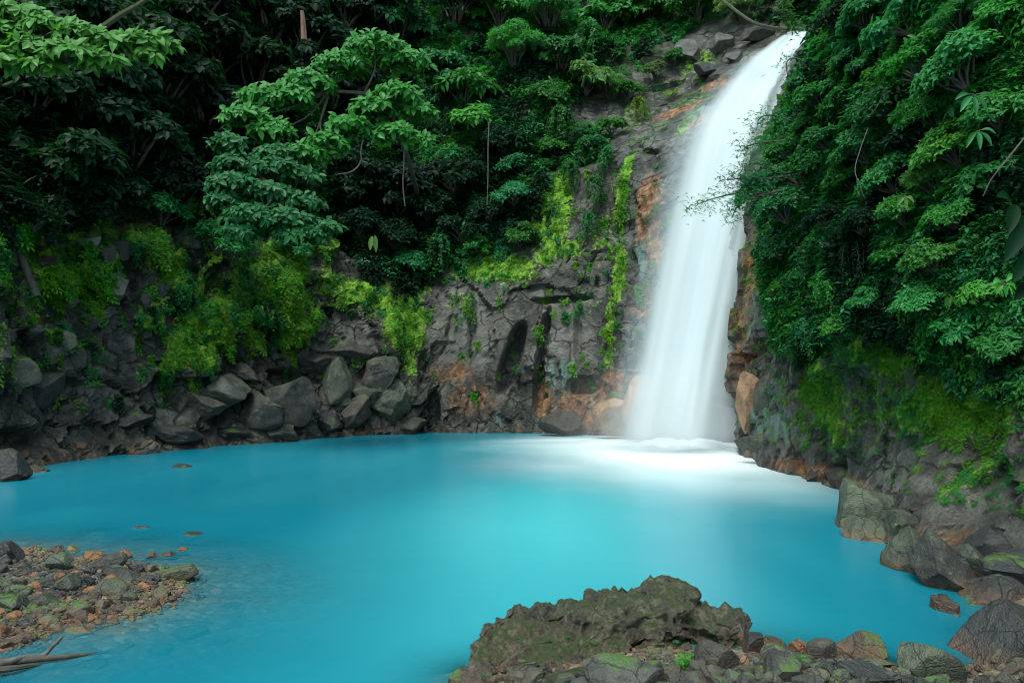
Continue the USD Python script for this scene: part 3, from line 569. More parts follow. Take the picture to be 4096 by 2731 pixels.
# ---- near bank
def mossy_boulder():
    lobes = [(575, 640, 190, 62, 8.15), (636, 622, 124, 60, 8.35), (704, 630, 88, 46, 8.3), (540, 648, 120, 44, 7.9), (500, 655, 70, 26, 7.7), (650, 655, 150, 22, 7.9), (606, 610, 80, 34, 8.3), (560, 660, 120, 22, 7.55), (722, 629, 50, 40, 8.35), (660, 608, 60, 22, 8.4)]
    tot = None
    for k, (px, py, w, h, Y) in enumerate(lobes):
        v, f = rock_shape(500 + k, 3, 6)
        s = Y / FPX
        v = v * (w / 2 * s, .36 * (w + h) * .5 * s + .2, h / 2 * s) + at(px, py, Y)
        m = manifold3d.Manifold.hull_points(v.astype(np.float32)) if k in (0, 3, 5) else manifold3d.Manifold(manifold3d.Mesh(v.astype(np.float32), f.astype(np.uint32)))
        tot = m if tot is None else tot + m
    for k, (px, py, w, h, Y) in enumerate([(686, 649, 56, 13, 7.6), (650, 652, 40, 10, 7.5), (545, 660, 30, 8, 7.6)]):
        v, f = rock_shape(560 + k, 3, 4)
        s = Y / FPX
        v = v * (w / 2 * s, .42, h / 2 * s) + at(px, py, Y)
        tot = tot - manifold3d.Manifold(manifold3d.Mesh(v.astype(np.float32), f.astype(np.uint32)))
    tot = tot.refine_to_length(.03).to_mesh()
    m = trimesh.Trimesh(tot.vert_properties[:, :3], tot.tri_verts)
    trimesh.smoothing.filter_taubin(m, iterations=12)
    m = max(m.split(only_watertight=False), key=lambda q: len(q.faces))
    v, n = np.array(m.vertices), np.array(m.vertex_normals)
    r1 = 1 - np.abs(2 * fbm(v * 2.6, 4, 61) - 1)
    r2 = 1 - np.abs(2 * fbm(v * 7.0, 3, 62) - 1)
    def crag(sz, sd):
        r = np.random.default_rng(sd)
        lo_, hi_ = v.min(0) - sz, v.max(0) + sz
        pts = r.uniform(lo_, hi_, (int(np.prod((hi_ - lo_) / sz) * 1.2), 3))
        q = v + .5 * sz * (np.stack([fbm(v / sz * .7 + 9 * k, 2, sd + k) for k in range(3)], 1) - .5)
        i = cKDTree(pts).query(q)[1]
        return r.uniform(-1, 1, len(pts))[i] * .5 + ((q - pts[i]) / sz * r.normal(0, .8, (len(pts), 3))[i]).sum(1)
    v = v + n * (.05 * crag(.6, 71) + .022 * crag(.2, 72) + .2 * (fbm(v * 1.6, 4, 63) - .5) - .10 * sstep(.72, .95, r1) + .05 * (r2 - .6) - .05 * sstep(.6, .85, fbm(v * 4.0, 2, 64)) + .035 * (fbm(v * 18, 2, 65) - .5))[:, None]
    mesh('mossy_boulder', (v, np.array(m.faces)), M['rock_pitted'], smooth=True, label='large pitted boulder covered in dark moss and lichen at the bottom centre', category='boulder')
mossy_boulder()
for r_ in [
    (736, 632, 18, 34, 'brown', 'upright brown block standing at the right end of the mossy boulder', -2), (754, 643, 20, 22, 'dark', 'dark grey stone right of the upright brown block', 8), (717, 657, 46, 34, 'brown', 'broad brown boulder below the upright block', 6),
    (773, 644, 24, 16, 'brown', 'small tan capped stone behind the near moss patched rock', 10), (778, 657, 36, 28, 'grey', 'angular tan grey block with a flat face among the near rocks', -6), (799, 648, 22, 18, 'rust', 'rust red stone at the near waterline', 0),
    (821, 651, 28, 26, 'brown', 'rounded stone with an orange foot at the near waterline', 10), (856, 648, 64, 24, 'brown', 'long brown slab leaning up to a point at the near waterline', -16), (928, 662, 60, 42, 'green', 'large rounded boulder with a fallen leaf on its top at the bottom right', 6),
    (901, 674, 18, 14, 'grey', 'small square pale block left of the large rounded boulder', 4), (741, 663, 16, 16, 'orange', 'small pinkish stone between the brown boulder and the moss patched rock', 0), (785, 669, 40, 30, 'grey', 'pale grey rock with bright moss on its left side', 4),
    (733, 677, 30, 16, 'grey', 'white streaked stone at the bottom edge below the brown boulder', -8), (868, 675, 70, 22, 'dark', 'low dark slab at the bottom edge left of the large rounded boulder', 2), (842, 664, 22, 14, 'grey', 'small grey wedge below the long leaning slab', 12),
    (818, 676, 24, 16, 'brown', 'brown stone at the bottom edge below the long slab', -10), (885, 663, 26, 8, 'grey', 'flat grey stone beside the square pale block', 0), (808, 664, 26, 18, 'dark', 'dark stone wedged right of the moss patched rock', 0),
    (700, 678, 44, 14, 'brown', 'brown rock at the bottom edge under the fern clump', 0), (628, 674, 92, 32, 'grey', 'smooth pale grey boulder in front of the mossy boulder at the bottom edge', 8), (473, 678, 48, 18, 'dark', 'dark rounded rock at the bottom edge below the mossy boulder\'s left tip', 0),
    (520, 677, 32, 18, 'brown', 'brown stone beside the dark rounded rock at the bottom edge', 0), (575, 678, 60, 16, 'pitted', 'pitted mossy rock lying in front of the mossy boulder', 0), (760, 662, 14, 10, 'grey', 'small grey chip beside the pinkish stone', 0), (762, 674, 22, 12, 'brown', 'brown chip at the bottom edge left of the bright moss', 0), (850, 677, 30, 10, 'grey', 'thin grey plate at the bottom edge', 0), (792, 652, 12, 9, 'dark', 'small dark pebble below the rust red stone', 0)]:
    rock(*r_[:6], tilt=r_[6], cuts=11, thick=.9)
rock(1012, 664, 150, 100, 'dark', 'huge smooth dark boulder filling the bottom right corner', tilt=-28, Y=7.6, cuts=5, bumpy=.05, thick=.7)

r1_ = np.random.default_rng(44)
NB = {'grey': 'grey', 'dark': 'dark', 'brown': 'brown', 'green': 'green grey'}
n_ = 0
while n_ < 120:
    px, py = r1_.uniform(455, 1030), r1_.uniform(628, 686)
    p = seat(px, py)
    if signed(BANK, p[0], p[1]) < .02 or (470 < px < 740 and py < 662):
        continue
    w = r1_.choice([10, 14, 20, 26]) * r1_.uniform(.8, 1.2)
    t = ['grey', 'dark', 'brown', 'brown', 'green'][r1_.integers(5)]
    rock(px, py, w, w * r1_.uniform(.5, .8), t, f'{NB[t]} stone wedged between the larger rocks of the near bank', name='bank_stone', group=f'{NB[t]} stones between the near bank\'s rocks', sub=3, cuts=12, category='stone', tilt=float(r1_.uniform(-20, 20)))
    n_ += 1
# ---- the gravel bar
for r_ in [
    (177, 573, 42, 18, 'green', 'flat dark boulder with a rusty rim furthest out on the gravel bar'), (122, 573, 36, 18, 'grey', 'light grey boulder in the middle of the gravel bar\'s crest'), (109, 562, 36, 20, 'grey', 'grey boulder behind the light one on the crest'),
    (93, 556, 20, 10, 'rust', 'bright orange stone on the crest of the gravel bar'), (58, 562, 28, 18, 'green', 'dark mossy boulder left of the bright orange stone'), (67, 583, 28, 20, 'green', 'rounded green boulder at the centre of the gravel bar'), (107, 587, 44, 18, 'green', 'long green black boulder below the light grey one'),
    (9, 551, 28, 22, 'dark', 'black boulder at the left edge of the gravel bar\'s crest'), (9, 603, 30, 20, 'dark', 'black boulder at the left edge of the bar, lower down'), (46, 600, 30, 16, 'dark', 'flat dark boulder below the rounded green one'), (78, 612, 26, 18, 'grey', 'pale angular stone near the bar\'s front edge'),
    (146, 567, 22, 12, 'grey', 'mauve grey stone right of the light boulder'), (151, 556, 12, 9, 'rust', 'small rusty stone at the bar\'s back waterline'), (168, 555, 20, 10, 'dark', 'dark stone at the bar\'s back right waterline'), (126, 554, 14, 10, 'rust', 'reddish stone behind the grey boulder'),
    (115, 600, 20, 12, 'dark', 'dark stone in front of the long green black boulder'), (102, 605, 12, 11, 'grey', 'small round grey stone at the bar\'s front edge'), (160, 594, 20, 14, 'green', 'pale green angular stone at the bar\'s front right'), (136, 590, 16, 10, 'dark', 'dark stone left of the pale green angular one'), (145, 579, 18, 10, 'dark', 'dark flat stone beside the furthest out boulder'),
    (79, 632, 34, 11, 'green', 'flat stone in the shallows touching the driftwood tip'), (5, 644, 16, 16, 'grey', 'pale stone at the left edge below the bar'), (55, 549, 16, 9, 'dark', 'black stone at the back of the bar left of centre'), (32, 586, 18, 10, 'rust', 'red brown stone left of the rounded green boulder'), (38, 612, 18, 11, 'grey', 'grey stone near the bar\'s front left'), (13, 590, 22, 12, 'green', 'green grey stone by the left edge of the bar'), (90, 611, 12, 7, 'orange', 'little orange stone beside the pale angular stone'), (73, 548, 12, 7, 'rust', 'small brown stone at the bar\'s back waterline')]:
    rock(*r_, name='stone', cuts=8, thick=1.0, category='stone', sub=3)
TON = ['grey', 'dark', 'green', 'brown', 'rust', 'dark', 'wet', 'dark']
r0 = np.random.default_rng(31)
LAB = {'wet': 'wet black', 'grey': 'grey', 'dark': 'dark', 'green': 'green grey', 'brown': 'brown', 'rust': 'rusty red', 'orange': 'ochre'}
n_ = 0
while n_ < 130:
    px, py = r0.uniform(-5, 195), r0.uniform(542, 652)
    p = seat(px, py)
    if signed(BAR, p[0], p[1]) < -.1:
        continue
    w = r0.choice([7, 9, 12, 16]) * r0.uniform(.8, 1.2) * (1 + (py - 600) / 300)
    t = TON[r0.integers(len(TON))]
    rock(px, py, w, w * r0.uniform(.5, .75), t, f'small {LAB[t]} cobble lying among the boulders of the gravel bar', name='cobble', group=f'small {LAB[t]} cobbles on the gravel bar', sub=2, cuts=6, category='stone')
    n_ += 1
# stones under or just breaking the milky water
for k, (px, py, w, h, t) in enumerate([(213, 588, 22, 8, 'orange'), (179, 550, 18, 6, 'rust'), (142, 527, 20, 5, 'wet'), (193, 534, 22, 5, 'wet'), (178, 467, 34, 6, 'wet'), (27, 500, 18, 4, 'wet'), (14, 513, 24, 6, 'wet'), (135, 625, 30, 8, 'green'), (190, 625, 34, 9, 'green'), (215, 628, 30, 8, 'green'), (155, 612, 14, 6, 'brown'), (175, 612, 18, 7, 'green'), (230, 600, 24, 7, 'dark'), (250, 585, 22, 6, 'dark'), (205, 572, 16, 5, 'grey'), (165, 560, 14, 5, 'rust'), (97, 530, 18, 5, 'brown'), (120, 540, 14, 5, 'green'), (235, 615, 20, 6, 'green'), (120, 640, 26, 7, 'green'), (160, 640, 24, 7, 'green'), (60, 645, 20, 6, 'brown'), (30, 655, 24, 8, 'green'), (95, 655, 26, 7, 'green'), (205, 605, 18, 6, 'brown'), (90, 620, 12, 5, 'orange'), (265, 560, 18, 5, 'grey'), (225, 550, 18, 5, 'dark'), (10, 672, 30, 8, 'green'),
                                       (918, 628, 22, 6, 'orange'), (935, 634, 26, 7, 'orange'), (955, 640, 30, 8, 'brown'), (975, 632, 22, 6, 'orange'), (900, 622, 20, 5, 'orange'), (925, 606, 16, 5, 'orange'), (965, 650, 20, 8, 'grey'), (940, 646, 16, 6, 'grey')]):
    p = ground(px, py, -.02)
    th = w * .9 * p[1] / FPX
    SEED[0] += 1
    v, f = rock_shape(SEED[0], 3, 6)
    s = p[1] / FPX
    top = {0: -.015, 3: .03, 4: .10, 2: .03, 1: .04}.get(k, -.04 - .05 * ((k * 7) % 4) / 3)
    hh = max(.16, w * .4 * s)
    v = v * (w / 2 * s, th / 2, hh / 2) + (p[0], p[1], top - hh / 2)
    far = px > 850
    mesh('submerged_stone', (v, f), M['rock_' + t], smooth=34, label=f'{LAB[t]} stone showing blurred under the milky shallows {"of the right shore" if far else "around the gravel bar"}' if k not in (4,) else 'long low rock just breaking the surface in the far left of the pool', category='stone', group=None if k == 4 else f'{LAB[t]} stones under the {"right" if far else "left"} shallows')
# gravel
gp = []
r0 = np.random.default_rng(5)
while len(gp) < 2600:
    px, py = r0.uniform(-10, 205), r0.uniform(540, 660)
    p = seat(px, py); b = signed(BAR, p[0], p[1])
    if b < -.35 * r0.random():
        continue
    gp.append((p[0], p[1], bed_at(p[0], p[1])))
while len(gp) < 3600:
    px, py = r0.uniform(540, 1030), r0.uniform(625, 690)
    p = seat(px, py)
    if signed(BANK, p[0], p[1]) < -.1:
        continue
    gp.append((p[0], p[1], bed_at(p[0], p[1])))
gravel = UsdGeom.PointInstancer.Define(stage, '/World/gravel')
data(gravel.GetPrim(), label='loose brown and ochre gravel filling the gaps between the stones', category='gravel', kind='stuff')
protos = []
for k, t in enumerate(('orange', 'brown', 'grey', 'dark', 'rust')):
    v, f = rock_shape(900 + k, 1, 4)
    p = usdkit.mesh(stage, f'/World/gravel/prototypes/pebble_{"abcde"[k]}', (v * (1, .8, .6), f), M['rock_' + t], 40)
    protos.append(p.GetPath())
def instancer(pi, protos, P, idx, quat, scale):
    pi.CreatePrototypesRel().SetTargets(protos)
    pi.CreatePositionsAttr(Vt.Vec3fArray.FromNumpy(np.asarray(P, np.float32)))
    pi.CreateProtoIndicesAttr(Vt.IntArray.FromNumpy(np.asarray(idx, np.int32)))
    q = np.asarray(quat, float)
    pi.CreateOrientationsAttr(Vt.QuathArray([Gf.Quath(float(a), float(b), float(c), float(d)) for a, b, c, d in q]))
    s = np.asarray(scale, np.float32)
    pi.CreateScalesAttr(Vt.Vec3fArray.FromNumpy(s if s.ndim == 2 else np.repeat(s[:, None], 3, 1)))
def yaw_quat(a):
    return np.stack([np.cos(a / 2), 0 * a, 0 * a, np.sin(a / 2)], 1)
gp = np.array(gp)
instancer(gravel, protos, gp + (0, 0, .004), r0.choice(5, len(gp), p=[.03, .25, .22, .46, .04]), yaw_quat(r0.uniform(0, 6.28, len(gp))), r0.uniform(.018, .05, len(gp)))

# driftwood at the lower left
dw = thing('driftwood', label='grey forked driftwood branch lying in the shallows at the lower left', category='driftwood')
d1 = catmull([ground(-40, 676, .1), ground(0, 664, .07), ground(22, 657, .08), ground(42, 655, .07), ground(52, 646, .13), ground(62, 636, .2)], 30)
d2 = catmull([ground(-40, 662, .03), ground(5, 661, .05), ground(40, 658, .05), ground(75, 655, .02), ground(110, 651, -.03)], 30)
mesh('limb', tube(d1, np.linspace(.04, .018, 30), 8), M['bark_pale'], dw, smooth=50)
mesh('limb', tube(d2, np.linspace(.05, .015, 30), 8), M['bark'], dw, smooth=50)
mesh('limb', tube(catmull([ground(-20, 672, .05), ground(10, 668, .06), ground(40, 664, 0)], 16), np.linspace(.05, .015, 16), 7), M['bark'], dw, smooth=50)
# ------------------------------------------------------------------ plants
def leaves(tips, ups, rng, n, L, W, elev=.15, droop=.25, jit=.35, single=False):
    """n leaves about each tip, each a folded oval blade."""
    tips, ups = np.asarray(tips, float), unit(ups)
    m = len(tips)
    ref = np.where(np.abs(ups[:, 2:]) < .9, [[0, 0, 1.0]], [[1.0, 0, 0]])
    a = unit(np.cross(ups, ref)); b = np.cross(ups, a)
    az = rng.uniform(0, 6.28, (m, 1)) + np.arange(n) / n * 6.283 + rng.normal(0, .3, (m, n))
    el = rng.normal(elev, jit, (m, n))
    c = np.cos(az)[..., None] * a[:, None] + np.sin(az)[..., None] * b[:, None]
    d = np.cos(el)[..., None] * c + np.sin(el)[..., None] * ups[:, None]
    nn = unit(ups[:, None] - (d * ups[:, None]).sum(-1, keepdims=True) * d + rng.normal(0, .22, (m, n, 3)))
    s = unit(np.cross(d, nn))
    l = L * rng.uniform(.5, 1.3, (m, n, 1)) * rng.uniform(.75, 1.2, (m, 1, 1)); w = W / L * l
    p = tips[:, None] + d * l * .12 + rng.normal(0, .03 * L, (m, n, 3))
    e = p + d * l - nn * l * droop * rng.uniform(.3, 1.4, (m, n, 1))
    m1, m2 = p + d * l * .28 - nn * w * .04, p + d * l * .66 - nn * l * droop * .3
    V = np.stack([p, m1 - s * w * .46 + nn * w * .14, m1, m1 + s * w * .46 + nn * w * .14, m2 - s * w * .42 + nn * w * .1, m2, m2 + s * w * .42 + nn * w * .1, e], 2).reshape(-1, 3)
    k = np.arange(m * n)[:, None, None] * 8
    F = (k + np.array([[0, 2, 1], [0, 3, 2], [1, 2, 5], [1, 5, 4], [2, 3, 6], [2, 6, 5], [4, 5, 7], [5, 6, 7]])[None]).reshape(-1, 3)
    return V, F

def lobe_tips(lobes, rng, per, low=-.15, shell=.14, gap=.0, tilt=(0, 0, 0)):
    T, U = [], []
    area = np.array([l[3] * l[4] + l[3] * l[5] for l in lobes]); area = area / area.mean()
    for l, ar in zip(lobes, area):
        n = max(4, int(per * ar))
        d = unit(rng.normal(size=(n * 3, 3)))
        d = d[d[:, 2] > low + rng.normal(0, .12, len(d))][:n]
        r = 1 - np.abs(rng.normal(0, shell, (len(d), 1)))
        if gap:
            keep = fbm(d * 2.2 + rng.uniform(0, 50, 3), 2, 3) > gap
            d, r = d[keep], r[keep]
        T.append(np.array(l[:3]) + d * r * np.array(l[3:6]))
        U.append(d * .55 + (0, 0, .75) + np.array(tilt))
    return np.vstack(T), np.vstack(U)

CLASSES = {}
def klass(key, parts):
    """A class prim holding one kind of plant: {part name: (mesh, material)}."""
    if key not in CLASSES:
        path = f'/World/plant_kind_{len(CLASSES):03d}'
        stage.CreateClassPrim(path)
        for nm, (m, mt) in parts().items():
            usdkit.mesh(stage, f'{path}/{nm}', m, M[mt])
        CLASSES[key] = path
    return CLASSES[key]

def dome_lobes(rng, n, flat=.6, top=.85):
    out = []
    for k in range(n):
        a, r = rng.uniform(0, 6.28), .66 * math.sqrt(rng.random())
        h = top * (1 - (r / .95) ** 2) * rng.uniform(.55, 1)
        s = rng.uniform(.24, .42)
        out.append((r * math.cos(a), r * math.sin(a), .1 + h, s, s, s * flat))
    return out

def stems(lobes, rng, r0, root=(0, 0, -.1)):
    parts = []
    for l in lobes:
        e = np.array(l[:3]); mid = np.array([e[0] * .4, e[1] * .4, root[2] + .55 * (e[2] - root[2])]) + rng.normal(0, .05, 3)
        parts.append(tube(catmull([root, mid, e], 7), np.linspace(r0, r0 * .25, 7), 5))
    return join(parts)

VARIANTS = {'shrub': 4, 'layered': 4, 'feathery': 2, 'drape': 3, 'fern': 2, 'glossy': 2}
def plant_parts(kind, var, tone):
    rng = np.random.default_rng(sum(map(ord, kind)) * 10 + var)
    if kind == 'shrub':
        lb = dome_lobes(rng, 13)
        t, u = lobe_tips(lb, rng, 42, low=-.35, shell=.2)
        return {'stem': (stems(lb, rng, .035), 'bark'), 'foliage': (leaves(t, u, rng, 5, .135, .062, droop=.3), tone)}
    if kind == 'glossy':
        lb = dome_lobes(rng, 9)
        t, u = lobe_tips(lb, rng, 22, low=-.3, shell=.2)
        return {'stem': (stems(lb, rng, .035), 'bark'), 'foliage': (leaves(t, u, rng, 6, .23, .085, elev=0, droop=.35), tone)}
    if kind == 'layered':
        lb = []
        for k in range(11):
            a, r = rng.uniform(0, 6.28), .72 * math.sqrt(rng.random())
            s = rng.uniform(.26, .44)
            lb.append((r * math.cos(a), r * math.sin(a), rng.uniform(.25, 1.15) * (1 - .4 * r), s, s, s * .5))
        t, u = lobe_tips(lb, rng, 44, low=-.3, shell=.16)
        return {'trunk': (stems(lb, rng, .04, (0, 0, -.3)), 'bark'), 'crown': (leaves(t, u, rng, 6, .15, .08, elev=-.05, droop=.35), tone)}
    if kind == 'feathery':
        lb = dome_lobes(rng, 14, .5, 1.0)
        t, u = lobe_tips(lb, rng, 70, low=-.2, shell=.2)
        return {'trunk': (stems(lb, rng, .04, (0, 0, -.4)), 'bark'), 'crown': (leaves(t, u, rng, 7, .085, .026, droop=.3, jit=.5), tone)}
    if kind == 'drape':
        P, T, U = [], [], []
        for k in range(16):
            a = rng.uniform(0, 6.28); r = rng.uniform(.2, .9); ln = rng.uniform(.6, 1.7)
            top = np.array([.5 * r * math.cos(a), .5 * r * math.sin(a), .35 * (1 - r)])
            pts = catmull([(0, 0, 0), top + (0, 0, .15), top * 1.6 - (0, 0, ln * .4), top * 1.7 + rng.normal(0, .06, 3) * (1, 1, 0) - (0, 0, ln)], 22)
            P.append(tube(pts[::3], .008, 4)); T.append(pts + rng.normal(0, .05, pts.shape)); U.append(np.tile(unit(top * (1, 1, 0) + (0, 0, .5)), (22, 1)))
        return {'stem': (join(P), 'bark'), 'foliage': (leaves(np.vstack(T), np.vstack(U), rng, 4, .13, .065, elev=-.2, droop=.3), tone)}
    if kind == 'fern':
        P, V = [], []
        for k in range(14):
            a = k / 14 * 6.28 + rng.normal(0, .2); R = rng.uniform(.75, 1.05); h = rng.uniform(.25, .5)
            c, s = math.cos(a), math.sin(a)
            pts = catmull([(0, 0, 0), (.4 * R * c, .4 * R * s, h), (.8 * R * c, .8 * R * s, h * .8), (R * c, R * s, h * .2)], 26)
            P.append(tube(pts[::3], np.linspace(.012, .003, len(pts[::3])), 4))
            T = unit(np.gradient(pts, axis=0)); side = unit(np.cross(T, (0, 0, 1.0)))
            for j in range(3, 26):
                w = .26 * R * math.sin(math.pi * (j / 26) ** .7) + .01
                for sg in (-1, 1):
                    d = unit(side[j] * sg + T[j] * .45 - np.array([0, 0, .15])); e = unit(np.cross(d, side[j] * sg + (0, 0, 1)))
                    wd = T[j] * .018
                    p0 = pts[j]; p2 = p0 + d * w
                    V.append((np.array([p0, p0 + d * w * .5 - wd, p2, p0 + d * w * .5 + wd]), np.array([[0, 1, 2], [0, 2, 3]])))
        return {'stem': (join(P), 'bark_moss'), 'frond': (join(V), tone)}

def up_matrix(up, yaw, scale):
    u = unit(up); a = unit(np.cross(u, (0.02, 1, 0.0))); b = np.cross(u, a)
    c, s = math.cos(yaw), math.sin(yaw)
    R = np.stack([a * c + b * s, -a * s + b * c, u])             # rows: where x, y, z go
    return R * np.asarray(scale, float)[:, None]

PR = np.random.default_rng(77)
CAT = {'shrub': 'shrub', 'glossy': 'shrub', 'layered': 'tree', 'feathery': 'tree', 'drape': 'creeper', 'fern': 'fern'}
NAME = {'shrub': 'leafy_shrub', 'glossy': 'glossy_shrub', 'layered': 'jungle_tree', 'feathery': 'feathery_tree', 'drape': 'hanging_creeper', 'fern': 'fern_plant'}
def plant(px, py, w, tone, kind, label, group=None, out=.25, squash=1.0, Y=None, lean=.5):
    """A plant rooted on the gorge wall, its crown centred on the pixel and w pixels wide."""
    if Y is None:
        p, n = hit(px, py + .15 * w)
    else:
        p, n = at(px, py + .15 * w, Y), np.array([0, -1.0, .3])
    s = .5 * w * p[1] / FPX
    up = unit(np.array([0, 0, 1.0]) + lean * n * (1, 1, .3))
    if kind == 'drape':
        up = np.array([0, 0, 1.0]); p = at(px, py - .3 * w, p[1])
    p = p + n * s * out - up * s * .25
    var = int(PR.integers(VARIANTS[kind]))
    m = f'leaf_{tone}'
    path = klass((kind, var, tone), lambda: plant_parts(kind, var, m))
    x = UsdGeom.Xform.Define(stage, numbered(NAME[kind]))
    R = up_matrix(up, PR.uniform(0, 6.28), (s, s, s * squash))
    T = np.eye(4); T[:3, :3] = R; T[3, :3] = p
    x.AddTransformOp().Set(Gf.Matrix4d(*T.ravel().tolist()))
    x.GetPrim().GetReferences().AddInternalReference(path)
    x.GetPrim().SetInstanceable(True)
    data(x.GetPrim(), label, CAT[kind], group)

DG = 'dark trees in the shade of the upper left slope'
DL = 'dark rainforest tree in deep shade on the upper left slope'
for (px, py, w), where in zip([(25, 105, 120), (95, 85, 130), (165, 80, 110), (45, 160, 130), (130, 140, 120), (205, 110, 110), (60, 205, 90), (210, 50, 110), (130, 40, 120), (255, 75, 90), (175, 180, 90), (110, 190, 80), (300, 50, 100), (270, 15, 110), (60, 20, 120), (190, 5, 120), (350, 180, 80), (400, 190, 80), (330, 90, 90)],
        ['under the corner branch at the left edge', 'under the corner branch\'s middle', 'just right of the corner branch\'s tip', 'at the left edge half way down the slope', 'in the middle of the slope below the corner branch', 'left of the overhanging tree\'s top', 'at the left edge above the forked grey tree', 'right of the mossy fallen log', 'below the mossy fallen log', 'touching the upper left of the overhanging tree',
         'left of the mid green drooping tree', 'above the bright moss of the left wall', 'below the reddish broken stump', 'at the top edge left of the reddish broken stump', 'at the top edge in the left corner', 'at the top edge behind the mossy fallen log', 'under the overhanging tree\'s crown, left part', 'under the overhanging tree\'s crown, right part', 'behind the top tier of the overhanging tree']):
    plant(px, py, w, 'dark', 'layered', 'dark rainforest tree in deep shade ' + where, DG)  # deep shade here is painted in by the dark leaf tone
MG = 'trees on the slope above the caves'
ROWS = [
    (345, 10, 90, 'dark', 'layered', 'dim tree at the top edge above the crown of the overhanging tree'), (400, 22, 80, 'teal', 'layered', 'bluish tree at the top edge right of the reddish stub'), (455, 12, 80, 'dark', 'feathery', 'dark feathery tree at the top edge, left of centre'),
    (500, 10, 70, 'mid', 'layered', 'mid green tree at the top edge, near the centre'), (548, 18, 80, 'mid', 'feathery', 'feathery tree at the top edge right of centre'), (605, 16, 70, 'bright', 'layered', 'bright green tree at the top edge over the pale leaved tree'),
    (650, 8, 60, 'mid', 'layered', 'mid green tree at the top edge left of the waterfall brow'), (700, 8, 70, 'mid', 'shrub', 'leafy tree at the top edge above the mossy brow'), (745, 8, 60, 'pale', 'feathery', 'yellowish feathery tree at the top edge left of the lip branch'), (785, 4, 50, 'dark', 'feathery', 'dark tree in the gap behind the waterfall lip'),
    (440, 75, 60, 'mid', 'layered', 'mid green tree touching the right side of the overhanging tree'), (465, 92, 70, 'bright', 'glossy', 'bright glossy tree right of the overhanging tree, its leaves drooping'), (475, 122, 60, 'bright', 'glossy', 'glossy drooping foliage right below the bright glossy tree'), (515, 52, 70, 'mid', 'feathery', 'rounded feathery tree in the middle of the slope'),
    (560, 62, 60, 'teal', 'layered', 'blue green tree right of the rounded feathery tree'), (590, 45, 50, 'teal', 'drape', 'creeper curtain hanging beside the bright tree at the top'), (585, 82, 60, 'pale', 'glossy', 'pale yellow green leafed tree left of the mossy brow'), (545, 100, 60, 'mid', 'shrub', 'shrub under the rounded feathery tree'), (610, 88, 40, 'pale', 'feathery', 'pale twiggy tree tip reaching towards the brow'),
    (505, 145, 60, 'dark', 'shrub', 'dark shrub in the hollow left of the bright moss column'), (560, 128, 46, 'teal', 'drape', 'blue green creepers hanging above the bright moss column'), (520, 165, 46, 'teal', 'shrub', 'bluish shrub left of the bright moss column, upper'), (515, 195, 50, 'teal', 'shrub', 'bluish shrub left of the bright moss column, lower'), (490, 215, 50, 'dark', 'shrub', 'dark shrub below the bluish ones'),
    (555, 152, 40, 'mid', 'shrub', 'leafy cap on the top of the bright moss column'), (572, 175, 34, 'mid', 'drape', 'creepers hanging down the right of the bright moss column'), (595, 150, 46, 'mid', 'shrub', 'shrub on the ledge left of the moss pillar'), (598, 190, 34, 'mid', 'drape', 'creepers in the groove left of the moss pillar'), (590, 225, 30, 'teal', 'drape', 'blue green creepers low in the groove left of the moss pillar'), (612, 128, 36, 'mid', 'glossy', 'glossy shrub on the shoulder above the moss pillar'),
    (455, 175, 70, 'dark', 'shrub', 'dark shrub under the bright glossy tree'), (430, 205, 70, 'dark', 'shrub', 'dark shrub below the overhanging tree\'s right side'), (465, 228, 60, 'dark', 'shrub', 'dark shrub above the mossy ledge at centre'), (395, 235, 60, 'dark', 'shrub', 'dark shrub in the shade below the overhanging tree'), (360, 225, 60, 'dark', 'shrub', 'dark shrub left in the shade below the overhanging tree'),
    (440, 250, 40, 'teal', 'drape', 'creepers spilling over the mossy ledge at centre'), (520, 235, 46, 'mid', 'shrub', 'shrub left under the bright moss column'), (478, 245, 34, 'mid', 'shrub', 'small shrub on the mossy ledge at centre'), (410, 262, 44, 'teal', 'shrub', 'bluish bush on the bright moss right of the overhanging tree\'s foot'),
    (160, 212, 60, 'mid', 'shrub', 'green bush on the rim of the left mossy wall'), (195, 225, 56, 'mid', 'drape', 'creepers trailing over the rim of the left mossy wall'), (215, 238, 60, 'mid', 'shrub', 'green bush left under the overhanging tree'), (240, 245, 50, 'mid', 'drape', 'creepers trailing below the overhanging tree\'s left side'), (125, 205, 50, 'dark', 'shrub', 'dark bush on the rim above the bright moss patch'), (30, 215, 60, 'dark', 'shrub', 'dark bush above the forked grey trunks'), (75, 208, 44, 'dark', 'drape', 'dark creepers over the rim of the left wall'),
    (290, 246, 40, 'mid', 'shrub', 'bush under the middle of the overhanging tree'),
    (628, 92, 40, 'mid', 'shrub', 'low bush on the mossy brow, furthest left'), (655, 72, 34, 'pale', 'shrub', 'pale low bush in the middle of the mossy brow'), (640, 112, 30, 'lime', 'drape', 'lime creepers trailing over the mossy brow'), (676, 58, 30, 'mid', 'shrub', 'small bush on the brow under the lichen spotted rock'), (672, 92, 24, 'lime', 'fern', 'lime ferns near the ochre rock strip beside the upper stream'), (610, 160, 30, 'mid', 'drape', 'creepers hanging over the top of the moss pillar')]
for r_ in ROWS:
    plant(*r_)
